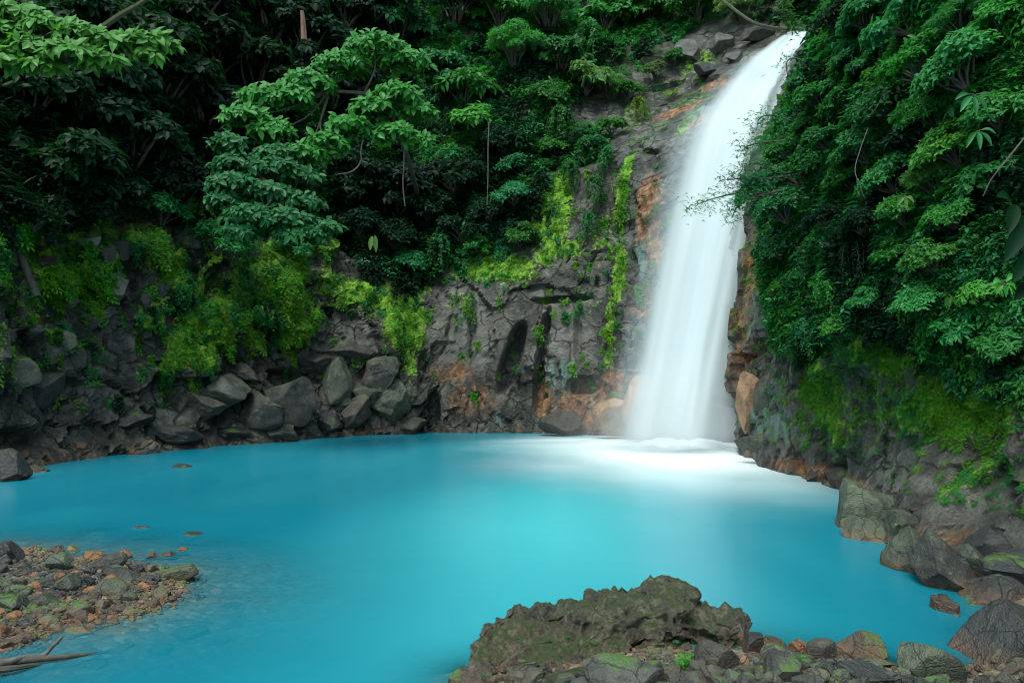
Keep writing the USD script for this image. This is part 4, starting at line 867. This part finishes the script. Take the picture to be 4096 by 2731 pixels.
RIGHT = [
    (856, 10, 56, 'dark', 'shrub', 'dark bush right beside the waterfall lip at the top edge'), (878, 18, 70, 'teal', 'shrub', 'bluish bush at the top edge right of the lip'), (925, 12, 70, 'teal', 'glossy', 'broad leafed dark bush at the top edge of the right wall'), (970, 20, 70, 'mid', 'feathery', 'feathery tree at the top edge of the right wall'), (1012, 20, 70, 'bright', 'shrub', 'bright bush in the top right corner'),
    (862, 56, 54, 'teal', 'shrub', 'bluish bush below the lip on the right wall'), (885, 60, 56, 'mid', 'glossy', 'bush with hanging yellowish leaves high on the right wall'), (935, 60, 70, 'mid', 'shrub', 'bush high in the middle of the right wall'), (985, 70, 76, 'bright', 'shrub', 'bright bush below the top right corner'),
    (838, 98, 50, 'teal', 'shrub', 'bush beside the upper stream\'s right edge'), (862, 98, 56, 'mid', 'shrub', 'bush on the right wall level with the upper stream'), (905, 100, 60, 'teal', 'shrub', 'blue green bush in the upper middle of the right wall'), (955, 108, 64, 'bright', 'feathery', 'light feathery bush in the upper right wall'), (1008, 115, 60, 'bright', 'shrub', 'bright bush at the right edge, upper'),
    (818, 122, 44, 'mid', 'shrub', 'bush at the waterfall\'s right edge by the first bend'), (838, 138, 56, 'teal', 'shrub', 'blue green bush right of the first bend'), (880, 142, 54, 'bright', 'shrub', 'light green bush in the centre of the right wall'), (925, 140, 54, 'dark', 'glossy', 'shaded glossy bush in the centre of the right wall'), (975, 150, 70, 'bright', 'shrub', 'large bright bush near the right edge'),
    (800, 148, 44, 'mid', 'shrub', 'bush overlapping the waterfall at mid height'), (812, 172, 60, 'teal', 'shrub', 'dense blue green bush right of the waterfall at mid height'), (858, 180, 56, 'mid', 'shrub', 'bush with light tips in the middle of the right wall'), (905, 180, 52, 'bright', 'shrub', 'bright bush above the dark hollow of the right wall'), (948, 178, 56, 'bright', 'feathery', 'feathery bright bush above the dead leaves'), (1005, 180, 60, 'mid', 'glossy', 'glossy bush at the right edge behind the dead branch'),
    (778, 184, 46, 'teal', 'shrub', 'bush reaching furthest over the waterfall'), (798, 208, 52, 'teal', 'shrub', 'blue green bush under the one reaching over the waterfall'), (835, 218, 50, 'dark', 'shrub', 'dark bush in the hollow of the right wall'), (872, 225, 46, 'dark', 'shrub', 'dark bush deep in the hollow of the right wall'), (915, 212, 50, 'bright', 'shrub', 'bright bush right of the hollow'), (962, 220, 60, 'bright', 'shrub', 'bright bush left of the big leaved plant'),
    (792, 245, 44, 'mid', 'shrub', 'bush on the corner above the bright moss stripes'), (826, 258, 44, 'mid', 'drape', 'creepers hanging below the dark hollow, left'), (868, 262, 44, 'dark', 'drape', 'dark creepers hanging below the hollow'), (905, 255, 44, 'mid', 'shrub', 'bush below the hollow on its right'), (945, 262, 54, 'bright', 'shrub', 'light bush under the bright ones, left of the big leaved plant'), (990, 290, 50, 'bright', 'glossy', 'bright glossy bush under the big leaved plant'),
    (805, 290, 40, 'teal', 'drape', 'blue green creepers on the corner right of the moss stripes'), (838, 300, 40, 'mid', 'drape', 'creepers trailing above the bare rock, left'), (815, 330, 34, 'teal', 'drape', 'lowest creepers by the corner of the right wall'), (875, 300, 40, 'mid', 'shrub', 'low bush above the bare rock of the right wall'), (930, 300, 46, 'bright', 'shrub', 'bright bush above the fern moss bank'), (970, 325, 44, 'mid', 'glossy', 'dark glossy bush above the mossy bank at the right'), (1010, 345, 44, 'bright', 'glossy', 'bright round leafed bush at the right edge above the mossy rock'), (1008, 385, 30, 'bright', 'glossy', 'small round leafed plant at the right edge, lowest'), (848, 325, 30, 'mid', 'shrub', 'small bush in the crack above the bare right rock'), (778, 255, 20, 'lime', 'drape', 'upper lime moss streamer beside the waterfall\'s right edge'), (783, 292, 20, 'lime', 'drape', 'lower lime moss streamer beside the waterfall\'s right edge'), (965, 60, 50, 'pale', 'feathery', 'pale feathery bush high near the right edge'), (890, 165, 40, 'pale', 'shrub', 'pale leafed bush in the centre of the right wall')]
for r_ in RIGHT:
    plant(r_[0], r_[1], r_[2] * float(PR.uniform(.9, 1.35)), *r_[3:], out=.5, lean=.55)
for r_ in [(905, 128, 44, 'mid', 'fern', 'spreading fern in the middle of the right wall'), (962, 100, 40, 'bright', 'fern', 'light fern near the right edge of the wall'), (880, 118, 36, 'teal', 'fern', 'small fern above the dark hollow'), (528, 42, 44, 'mid', 'fern', 'tree fern fronds on the rounded feathery tree'), (700, 665, 46, 'lime', 'fern', 'yellow green fern clump beside the mossy boulder at the bottom edge')][:4] + [(852, 76, 34, 'mid', 'fern', 'fern high on the right wall below the lip bushes'), (932, 92, 36, 'bright', 'fern', 'bright fern right of the bare dead twig'), (818, 206, 34, 'teal', 'fern', 'bluish fern near the waterfall above the hollow'), (902, 268, 36, 'bright', 'fern', 'bright fern below the hollow of the right wall'), (958, 288, 40, 'bright', 'fern', 'wide bright fern above the right moss bank'), (1000, 226, 36, 'mid', 'fern', 'fern left of the huge paddle leaves'), (868, 334, 30, 'lime', 'fern', 'lime fern on the rim of the bare right rock'), (984, 362, 34, 'bright', 'fern', 'fern at the top of the mossy bank by the right edge'), (800, 318, 26, 'lime', 'fern', 'lime fern on the corner above the green streaked rock')]:
    plant(*r_, out=.3, lean=1.2)

# ---- the big trees reaching over the pool, built lobe by lobe
def big_tree(name, label, lobes, tone, L, per, trunk, mat2='bark', rad=.16, seed=1, n=6):
    rng = np.random.default_rng(seed)
    path = thing(name, label=label, category='tree')
    lb, tubes = [], []
    trunk = np.array(trunk, float)
    tr = catmull(trunk, 26)
    tubes.append(tube(tr, np.linspace(rad, rad * .45, 26), 9))
    mesh('trunk', tubes[0], M[mat2], path, smooth=50)
    for px, py, w, h, Y in lobes:
        s = Y / FPX; c = at(px, py + h * .5, Y)
        lb.append((*c, w / 2 * s, w / 2 * s * .8, h * s * .95))
        j = np.argmin(np.linalg.norm(tr - c, axis=1))
        mid = .5 * (tr[j] + c) + (0, 0, -.15) + rng.normal(0, .15, 3)
        mesh('branch', tube(catmull([tr[j], mid, c], 10), np.linspace(rad * .38, rad * .08, 10), 6), M[mat2], path, smooth=50)
    t, u = lobe_tips(lb, rng, per, low=-.2, shell=.16, gap=.3, tilt=(0, -.75, -.1))
    mesh('crown', leaves(t, u, rng, n, L * 1.15, L * .62, elev=-.05, droop=.3), M[f'leaf_{tone}'], path)
    return path
p0, n0 = hit(430, 225)
OT = [(375, 44, 66, 14, 30.2), (405, 56, 50, 12, 30.4), (340, 60, 56, 14, 30), (310, 78, 50, 14, 29.6), (292, 92, 46, 12, 29.2), (262, 92, 44, 12, 28.8), (245, 112, 50, 13, 28.4), (272, 126, 50, 12, 28.6), (398, 92, 48, 12, 29.6), (418, 108, 36, 9, 30), (372, 104, 46, 12, 29.2), (350, 122, 44, 12, 29), (328, 138, 40, 12, 28.8), (395, 130, 46, 11, 29.2), (416, 138, 28, 8, 29.4), (305, 150, 46, 12, 28.6)]
big_tree('overhanging_tree', 'large layered tree with bright green leaf tiers reaching out over the pool left of centre', OT, 'bright', .30, 95, [p0 + (0, .6, -.4), p0 + (-.6, -1.2, 1.6), at(405, 150, 31), at(380, 100, 30.4), at(330, 90, 29.8)], seed=3)
p0, n0 = hit(330, 245)
OT2 = [(225, 138, 36, 10, 27.6), (238, 160, 50, 12, 27.8), (275, 165, 56, 12, 28), (300, 172, 44, 10, 28.2), (235, 180, 56, 12, 27.4), (268, 188, 54, 12, 27.6), (300, 198, 44, 10, 27.8), (225, 196, 40, 10, 27.2), (250, 210, 56, 12, 27.2), (285, 216, 60, 12, 27.4), (240, 228, 40, 9, 27), (320, 222, 36, 9, 27.8), (280, 150, 50, 10, 28.4), (300, 232, 50, 10, 27.4)]
big_tree('overhanging_tree', 'mid green tree of drooping tiers hanging in front of the bright overhanging tree, lower left', OT2, 'mid', .27, 95, [p0 + (0, .5, -.3), p0 + (-.8, -1.8, .9), at(285, 200, 28), at(255, 170, 27.8)], rad=.13, seed=4)
TL = [(22, 14, 56, 9, 13.6), (50, 22, 46, 8, 13.4), (80, 32, 46, 8, 13.4), (104, 38, 40, 8, 13.6), (28, 44, 40, 7, 13.2), (70, 50, 46, 8, 13), (100, 56, 34, 7, 13.2), (138, 38, 34, 7, 14), (162, 40, 30, 6, 14.2), (145, 52, 26, 6, 14), (8, 58, 40, 8, 13), (40, 62, 30, 6, 13), (0, 30, 40, 8, 13.2)]
big_tree('overhanging_tree', 'branch of large pale green leaf rosettes reaching in from the upper left corner', TL, 'bright', .20, 42, [(-17.5, 14.5, 1.0), (-15, 14.2, 5), at(-120, 60, 14), at(-40, 32, 13.8), at(60, 36, 13.6), at(120, 44, 13.9)], rad=.2, seed=5, n=7)

# ---- twigs reaching in front of the fall, vines, trunks
def twig_spray(label, pts, Y, L, seed, tone='teal', side=7):
    rng = np.random.default_rng(seed)
    path = thing('leafy_twig', label=label, category='branch')
    P = catmull([at(px, py, y) for (px, py), y in zip(pts, Y)], 30)
    mesh('stem', tube(P, np.linspace(.03, .008, 30), 5), M['bark'], path)
    T, U, tb = [], [], []
    for j in range(6, 30):
        for _ in range(side):
            e = P[j] + rng.normal(0, 1, 3) * (.22, .2, .16)
            T.append(e); U.append((rng.normal(0, .4), -.3, .8))
    mesh('foliage', leaves(np.array(T), np.array(U), rng, 4, L, L * .42, droop=.35), M[f'leaf_{tone}'], path)
twig_spray('thin leafy twig reaching furthest left across the waterfall at mid height', [(775, 195), (745, 192), (722, 196), (700, 203), (694, 208)], [18.5, 18.6, 18.8, 19, 19], .085, 1)
twig_spray('leafy twig drooping in front of the waterfall below the furthest one', [(780, 190), (752, 198), (738, 206), (732, 216)], [18.4, 18.5, 18.6, 18.7], .085, 2, side=12)
twig_spray('leafy branch crossing the waterfall\'s right edge above mid height', [(790, 175), (765, 178), (742, 178), (727, 180)], [18.5, 18.5, 18.6, 18.6], .085, 3, side=14)
twig_spray('small sprig hanging before the upper stream', [(805, 62), (795, 58), (787, 62), (788, 78), (790, 86)], [21, 21, 21, 21, 21], .10, 4, side=3)
twig_spray('twig with few leaves at the waterfall\'s edge by the first bend', [(790, 120), (772, 115), (760, 118), (756, 130)], [19.5, 19.5, 19.6, 19.6], .09, 5, side=6)
twig_spray('dark leafy twig at the waterfall\'s edge above the furthest reaching one', [(785, 140), (765, 142), (750, 145), (742, 150)], [19, 19, 19, 19.1], .09, 6, side=6)
twig_spray('lone dark twig at the waterfall\'s edge, between the drooping branches', [(775, 168), (755, 163), (740, 164)], [18.6, 18.7, 18.8], .08, 7, side=5)
def vine(label, pts, Y, r=.03, m='bark_pale', name='hanging_vine', category='vine', leafy=0):
    P = catmull([at(px, py, y) for (px, py), y in zip(pts, np.broadcast_to(Y, len(pts)))], 24)
    if not leafy:
        mesh(name, tube(P, np.linspace(r, r * .6, 24), 6), M[m], smooth=50, label=label, category=category)
    else:
        path = thing(name, label=label, category=category)
        mesh('stem', tube(P, r, 5), M[m], path)
        rng = np.random.default_rng(int(pts[0][0]))
        T = np.repeat(P, 5, 0) + rng.normal(0, leafy, (120, 3))
        mesh('foliage', leaves(T, np.tile((0, -.5, .8), (120, 1)), rng, 3, .2, .1), M['leaf_mid'], path)
vine('pale aerial root hanging under the right tiers of the overhanging tree', [(404, 132), (404, 160), (403, 185), (405, 206)], 29.4, .035)
vine('thin straight vine hanging right of the bright glossy tree', [(489, 122), (488, 150), (488, 175), (487, 205)], 32.5, .03)
vine('looped pale vine under the middle of the overhanging tree', [(362, 158), (358, 166), (350, 172), (338, 174)], 28.8, .04)
vine('short pale vine beside the looped one', [(363, 140), (361, 150), (362, 160), (368, 163)], 28.8, .03)
vine('leafy vine dangling before the gap behind the waterfall lip', [(784, 0), (785, 12), (792, 24), (797, 34)], 27, .02, 'bark', leafy=.16)
vine('bare curved vine dangling in the right wall\'s middle', [(868, 128), (860, 150), (855, 170), (860, 185), (864, 197)], [17, 16.8, 16.6, 16.5, 16.5], .012)
vine('grey dead branch slanting at the right edge of the wall', [(1024, 138), (1008, 158), (992, 178), (983, 196)], [9.5, 9.6, 9.7, 9.8], .013, name='dead_branch', category='branch')
vine('thin dead twig above the bare curved vine', [(884, 90), (878, 105), (870, 115)], 16.8, .011, name='dead_branch', category='branch')
vine('dark mossy branch bridging the stream above the waterfall lip', [(715, -6), (735, 10), (755, 23), (778, 28), (802, 29), (822, 34), (850, 42)], [36, 35, 34, 33.6, 33, 32, 29], .085, 'bark_moss', name='fallen_branch', category='branch')
vine('thin brown trunk standing right of the waterfall lip', [(826, 44), (828, 20), (826, -10), (830, -40)], [30, 30, 30.2, 30.5], .14, 'bark', name='thin_tree', category='tree trunk')
vine('mossy fallen log lying diagonally at the top left', [(96, 32), (120, 15), (142, 2), (165, -16)], [27.8, 27.6, 27.5, 27.5], .14, 'bark_moss', name='fallen_log', category='log')
vine('reddish broken stump in the dark slope at the top', [(304, 40), (303, 22), (302, 11)], 32.5, .16, 'bark_red', name='broken_stump', category='tree trunk')
lt = thing('forked_tree', label='forked grey tree standing on the rocks at the far left', category='tree trunk')
b1, _ = hit(38, 296)
mesh('trunk', tube(catmull([at(16, 215, b1[1] - .7), at(19, 245, b1[1] - .7), at(27, 272, b1[1] - .6), at(37, 296, b1[1] - .5)], 16), np.linspace(.12, .15, 16), 8), M['bark'], lt, smooth=50)
mesh('trunk', tube(catmull([at(16, 228, b1[1] - .75), at(15, 260, b1[1] - .7), at(10, 290, b1[1] - .6), at(8, 318, b1[1] - .4)], 16), np.linspace(.10, .13, 16), 8), M['bark_moss'], lt, smooth=50)

# ---- big leaved plants, each leaf a part
def blade(base, tip, width, arch, side_up):
    """One large leaf: a curved blade with a raised keel and a little thickness of fold."""
    base, tip = np.asarray(base, float), np.asarray(tip, float)
    t = np.linspace(0, 1, 11)
    mid = base + (tip - base) * t[:, None] + np.array([0, 0, arch]) * np.sin(t * np.pi)[:, None]
    d = unit(tip - base); s = unit(np.cross(d, side_up)); n = np.cross(s, d)
    w = width * np.sin(np.pi * np.clip(t * .95 + .04, 0, 1)) ** .75 / 2
    V = np.stack([mid - s * w[:, None] + n * w[:, None] * .35, mid - s * w[:, None] * .5 + n * w[:, None] * .12, mid, mid + s * w[:, None] * .5 + n * w[:, None] * .12, mid + s * w[:, None] + n * w[:, None] * .35], 1).reshape(-1, 3)
    return V, grid_faces(11, 5)
def big_leaves(label, root, lv, tone, Y, name='big_leaved_plant'):
    path = thing(name, label=label, category='plant')
    R = at(*root, Y + .15)
    for (x0, y0, x1, y1, w, dy) in lv:
        a, b = at(x0, y0, Y), at(x1, y1, Y + dy)
        lf = mesh('leaf', blade(a, b, w * Y / FPX, .05, (.1, -1, .5)), M[f'leaf_{tone}'], path, smooth=True)
        mesh('stalk', tube(catmull([R, .5 * (R + a) + (0, 0, .03), a], 8), .008, 5), M['bark_moss'], path)
big_leaves('plant with huge dark paddle leaves at the right edge, mid height', (1030, 280), [(1016, 205, 1008, 234, 14, -.2), (1012, 204, 996, 196, 12, -.1), (1034, 215, 1004, 262, 18, -.3), (1040, 250, 1012, 282, 16, -.3), (1036, 285, 1014, 300, 12, -.2), (1044, 235, 1016, 245, 12, -.2)], 'dark', 8.2)
big_leaves('star shaped plant with drooping broad leaves on the right wall', (975, 96), [(972, 96, 960, 112, 6, -.1), (974, 97, 976, 116, 6, -.1), (976, 96, 988, 114, 6, -.1), (978, 94, 996, 100, 6, -.1), (970, 94, 955, 100, 5, 0)], 'teal', 12.5)
big_leaves('second star of broad leaves under the first on the right wall', (978, 132), [(976, 132, 966, 148, 5, -.1), (978, 132, 980, 150, 6, -.1), (980, 132, 992, 146, 6, -.1), (981, 130, 996, 134, 5, -.1)], 'teal', 12.2)
big_leaves('pale yellowing drooping leaves in the dark behind the mossy ledge', (374, 236), [(372, 236, 370, 250, 5, -.1), (375, 235, 376, 252, 5, -.1)], 'pale', 36)
big_leaves('yellowing lobed leaf hanging in the dark hollow of the right wall', (905, 196), [(904, 197, 897, 206, 5, 0), (905, 197, 906, 209, 5, 0), (906, 197, 914, 203, 5, 0)], 'pale', 14.5)
big_leaves('bright star of leaves at the right edge under the huge paddle leaves', (1005, 285), [(1003, 285, 996, 294, 6, 0), (1004, 285, 1006, 297, 6, 0), (1006, 284, 1016, 290, 6, 0), (1002, 283, 992, 284, 6, 0), (1006, 281, 1016, 278, 6, 0)], 'bright', 9)

# ------------------------------------------------------------------ undergrowth: uncountable leaves clothing the slopes
def sprig_parts(kind, rng):
    if kind == 'bush':
        d = unit(rng.normal(size=(16, 3)) * (1, 1, .7) + (0, 0, .45)); t = d * rng.uniform(.25, .55, (16, 1))
        return leaves(t, d * .5 + (0, 0, .8), rng, 5, .26, .12, droop=.3)
    if kind == 'hang':
        T = []
        for k in range(5):
            x, y = rng.uniform(-.3, .3), rng.uniform(0, .25); ln = rng.uniform(.5, 1.1)
            T.append(np.stack([x + rng.normal(0, .05, 9), y + rng.normal(0, .05, 9), -np.linspace(0, ln, 9)], 1))
        T = np.vstack(T)
        return leaves(T, np.tile((0, .8, .6), (len(T), 1)), rng, 3, .22, .11, elev=-.1, droop=.3)
    if kind == 'fine':
        d = unit(rng.normal(size=(22, 3)) * (1, 1, .6) + (0, 0, .4)); t = d * rng.uniform(.2, .5, (22, 1))
        return leaves(t, d * .5 + (0, 0, .8), rng, 5, .15, .06, droop=.3)
    if kind == 'blades':
        t = rng.normal(0, .12, (10, 3)) * (1, 1, .2)
        return leaves(t, np.tile((0, 0, 1.0), (10, 1)), rng, 4, .6, .07, elev=.7, droop=.5)
    t = rng.normal(0, .3, (40, 3)) * (1, 1, .12)
    return leaves(t, np.tile((0, 0, 1.0), (40, 1)) + rng.normal(0, .3, (40, 3)), rng, 4, .10, .07, elev=.3, droop=.1)

tri_c = CV[CF].mean(1); tri_n = np.cross(CV[CF[:, 1]] - CV[CF[:, 0]], CV[CF[:, 2]] - CV[CF[:, 0]])
tri_a = np.linalg.norm(tri_n, axis=1) / 2
tpx, tpy, td = project(tri_c)
tri_in = (td < 400) & (tpx > -60) & (tpx < 1085) & (tpy > -70) & (tri_c[:, 2] > .2)
soil_f, moss_f = soil.reshape(-1)[CF].mean(1), stain[..., 0].reshape(-1)[CF].mean(1)
CNs = gaussian_filter(CN.reshape(NS, NZ, 3), (5, 5, 0)).reshape(-1, 3)
def undergrowth(name, label, region, n, tones, kinds, size, seed, weight, lift=.05, up=.9, category='undergrowth'):
    rng = np.random.default_rng(seed)
    w = np.where(tri_in & region, tri_a * weight, 0)
    k = rng.choice(len(w), n, p=w / w.sum())
    b = rng.dirichlet((1, 1, 1), n)
    P = (CV[CF[k]] * b[..., None]).sum(1)
    N = unit(CNs[CF[k, 0]])
    pi = UsdGeom.PointInstancer.Define(stage, f'/World/{name}')
    data(pi.GetPrim(), label, category, kind='stuff')
    protos, pk, ph = [], [], []
    for i, (t, wt) in enumerate(tones):
        for j, (kd, wk) in enumerate(kinds):
            pr = usdkit.mesh(stage, f'/World/{name}/prototypes/{kd}_{t}', sprig_parts(kd, rng), M[f'leaf_{t}'])
            protos.append(pr.GetPath()); pk.append(wt * wk); ph.append(kd)
    # tones gather in drifts
    drift = fbm(P * .45, 3, seed)
    pk = np.array(pk).reshape(len(tones), len(kinds)); pt = pk.sum(1) / pk.sum()
    rank = np.argsort(np.argsort(drift + rng.normal(0, .07, n))) / n
    ti = np.minimum(np.searchsorted(np.cumsum(pt), rank), len(tones) - 1)
    ki = rng.choice(len(kinds), n, p=pk.sum(0) / pk.sum())
    idx = ti * len(kinds) + ki
    u = unit(N * (1 - up) * 1.2 + np.array([0, 0, up]))
    hang = np.array([kinds[q][0] == 'hang' for q in ki])
    u[hang] = (0, 0, 1)
    yaw = rng.uniform(0, 6.28, n); yaw[hang] = np.arctan2(N[hang, 1], N[hang, 0]) - np.pi / 2 + rng.normal(0, .3, hang.sum())
    a = unit(np.cross(u, (.01, 1, 0))); bb = np.cross(u, a)
    X = a * np.cos(yaw)[:, None] + bb * np.sin(yaw)[:, None]
    X[hang] = np.stack([np.cos(yaw[hang]), np.sin(yaw[hang]), 0 * yaw[hang]], 1)
    from scipy.spatial.transform import Rotation
    Rm = np.stack([X, np.cross(u, X), u], -1)
    q = Rotation.from_matrix(Rm).as_quat()[:, [3, 0, 1, 2]]
    sz = size(P, rng) * rng.uniform(.6, 1.35, n)
    instancer(pi, protos, P + N * (sz * lift)[:, None], idx, q, sz)
rightside = (tri_c[:, 0] > 5.5) & (tri_c[:, 1] < 31)
farw = 1 / np.maximum(td, 6) ** 2
leftdark = tri_c[:, 0] < -7
undergrowth('hillside_undergrowth', 'dark leafy undergrowth clothing the shaded upper left slope', leftdark & ~rightside & (soil_f > .3), 6500, [('dark', .9), ('teal', .05), ('mid', .05)], [('bush', .6), ('hang', .25), ('blades', .15)], lambda P, r: 1.0 * np.ones(len(P)), 51, farw * soil_f, .25)  # mostly dark leaves, the slope's shade carried in their colour
undergrowth('back_wall_undergrowth', 'leafy undergrowth clothing the slope above the caves and the brow', ~leftdark & ~rightside & (soil_f > .25), 7500, [('dark', .4), ('teal', .25), ('mid', .35)], [('bush', .45), ('hang', .35), ('fine', .2)], lambda P, r: .9 * np.ones(len(P)), 52, farw * soil_f, .2)
undergrowth('right_bank_undergrowth', 'green leafy undergrowth clothing the right wall', rightside & (soil_f > .2), 11000, [('dark', .35), ('teal', .2), ('mid', .45)], [('fine', .5), ('bush', .25), ('hang', .25)], lambda P, r: .03 * np.linalg.norm(P, axis=1) * .85, 53, farw * soil_f, .3)
undergrowth('wall_creepers', 'small creepers and moss leaves scattered over the rock of the left and back walls', ~rightside & (soil_f < .5) & (tri_c[:, 2] > 1.8), 2600, [('dark', .1), ('mid', .35), ('lime', .55)], [('fine', .35), ('mat', .3), ('hang', .35)], lambda P, r: .55 * np.ones(len(P)), 54, farw * (.02 + np.clip(moss_f, 0, 1) ** 2), .02, .4, 'creeper')
undergrowth('moss_leaves', 'bright moss and tiny ferns on the right wall\'s bare rock', rightside & (soil_f < .6) & (tri_c[:, 2] > .8), 4200, [('mid', .35), ('lime', .65)], [('fine', .5), ('mat', .5)], lambda P, r: .013 * np.linalg.norm(P, axis=1) * .8, 55, farw * (.015 + np.clip(moss_f, 0, 1) ** 2), .02, .4, 'moss')
# tufts among the near rocks
def tuft(name, label, px, py, w, h, Y, tone, kinds, n, size, seed, category='plant'):
    rng = np.random.default_rng(seed)
    path = thing(name, label=label, category=category)
    parts = []
    for k in range(n):
        v, f = sprig_parts(kinds[k % len(kinds)], rng)
        c = at(px + rng.normal(0, w / 4), py + rng.normal(0, h / 4), Y + rng.normal(0, .1))
        parts.append((v * size + c, f))
    mesh('foliage', join(parts), M[f'leaf_{tone}'], path)
tuft('fern_tuft', 'yellow green ferny tuft beside the mossy boulder at the bottom edge', 692, 666, 48, 20, 6.75, 'bright', ['fine', 'fine', 'blades'], 34, .13, 1)
tuft('moss_tuft', 'bright lime moss cushion on the near pale grey rock', 776, 672, 18, 16, 6.6, 'lime', ['mat', 'fine'], 26, .07, 2, 'moss')
tuft('seedling', 'small leafy seedling beside the lime moss cushion', 798, 664, 12, 20, 6.6, 'mid', ['fine'], 9, .09, 3)
tuft('moss_tuft', 'lime moss cushion left of the brown boulder among the near rocks', 682, 656, 18, 10, 7.4, 'lime', ['mat', 'fine'], 14, .07, 4, 'moss')
for k, (px, py, Y) in enumerate([(552, 645, 7.75), (568, 632, 7.9), (583, 652, 7.7), (594, 640, 7.8), (648, 612, 8.05), (655, 621, 8.0), (560, 660, 7.5), (613, 662, 7.4), (712, 633, 8.0), (537, 640, 7.8), (605, 620, 8.1), (580, 606, 8.3), (660, 605, 8.3), (676, 640, 7.9)]):
    tuft('rock_sprout', 'tiny bright green sprout growing on the mossy boulder', px, py, 6, 5, Y, 'bright' if k % 2 else 'teal', ['mat'], 2, .085, 20 + k)
    stage.GetPrimAtPath('/World/rock_sprout' + (f'_{k:03d}' if k else '')).SetCustomDataByKey('group', 'sprouts on the mossy boulder')
for k, (px, py, lab, c) in enumerate([(926, 648, 'lime green leaf lying on the large rounded boulder', 'lime'), (1004, 578, 'lime leaf fallen on the dark rock at the right edge', 'lime'), (898, 525, 'pale fallen leaf on the right bank\'s boulder', 'pale')]):
    c0 = at(px, py, seat(px, py + 14)[1] - .1 if k == 0 else hit(px, py)[0][1] - .6)
    mesh('fallen_leaf', blade(c0 - (.06, 0, 0), c0 + (.06, .04, .01), .09, .01, (0, 0, 1)), M[f'leaf_{c}'], label=lab, category='leaf')
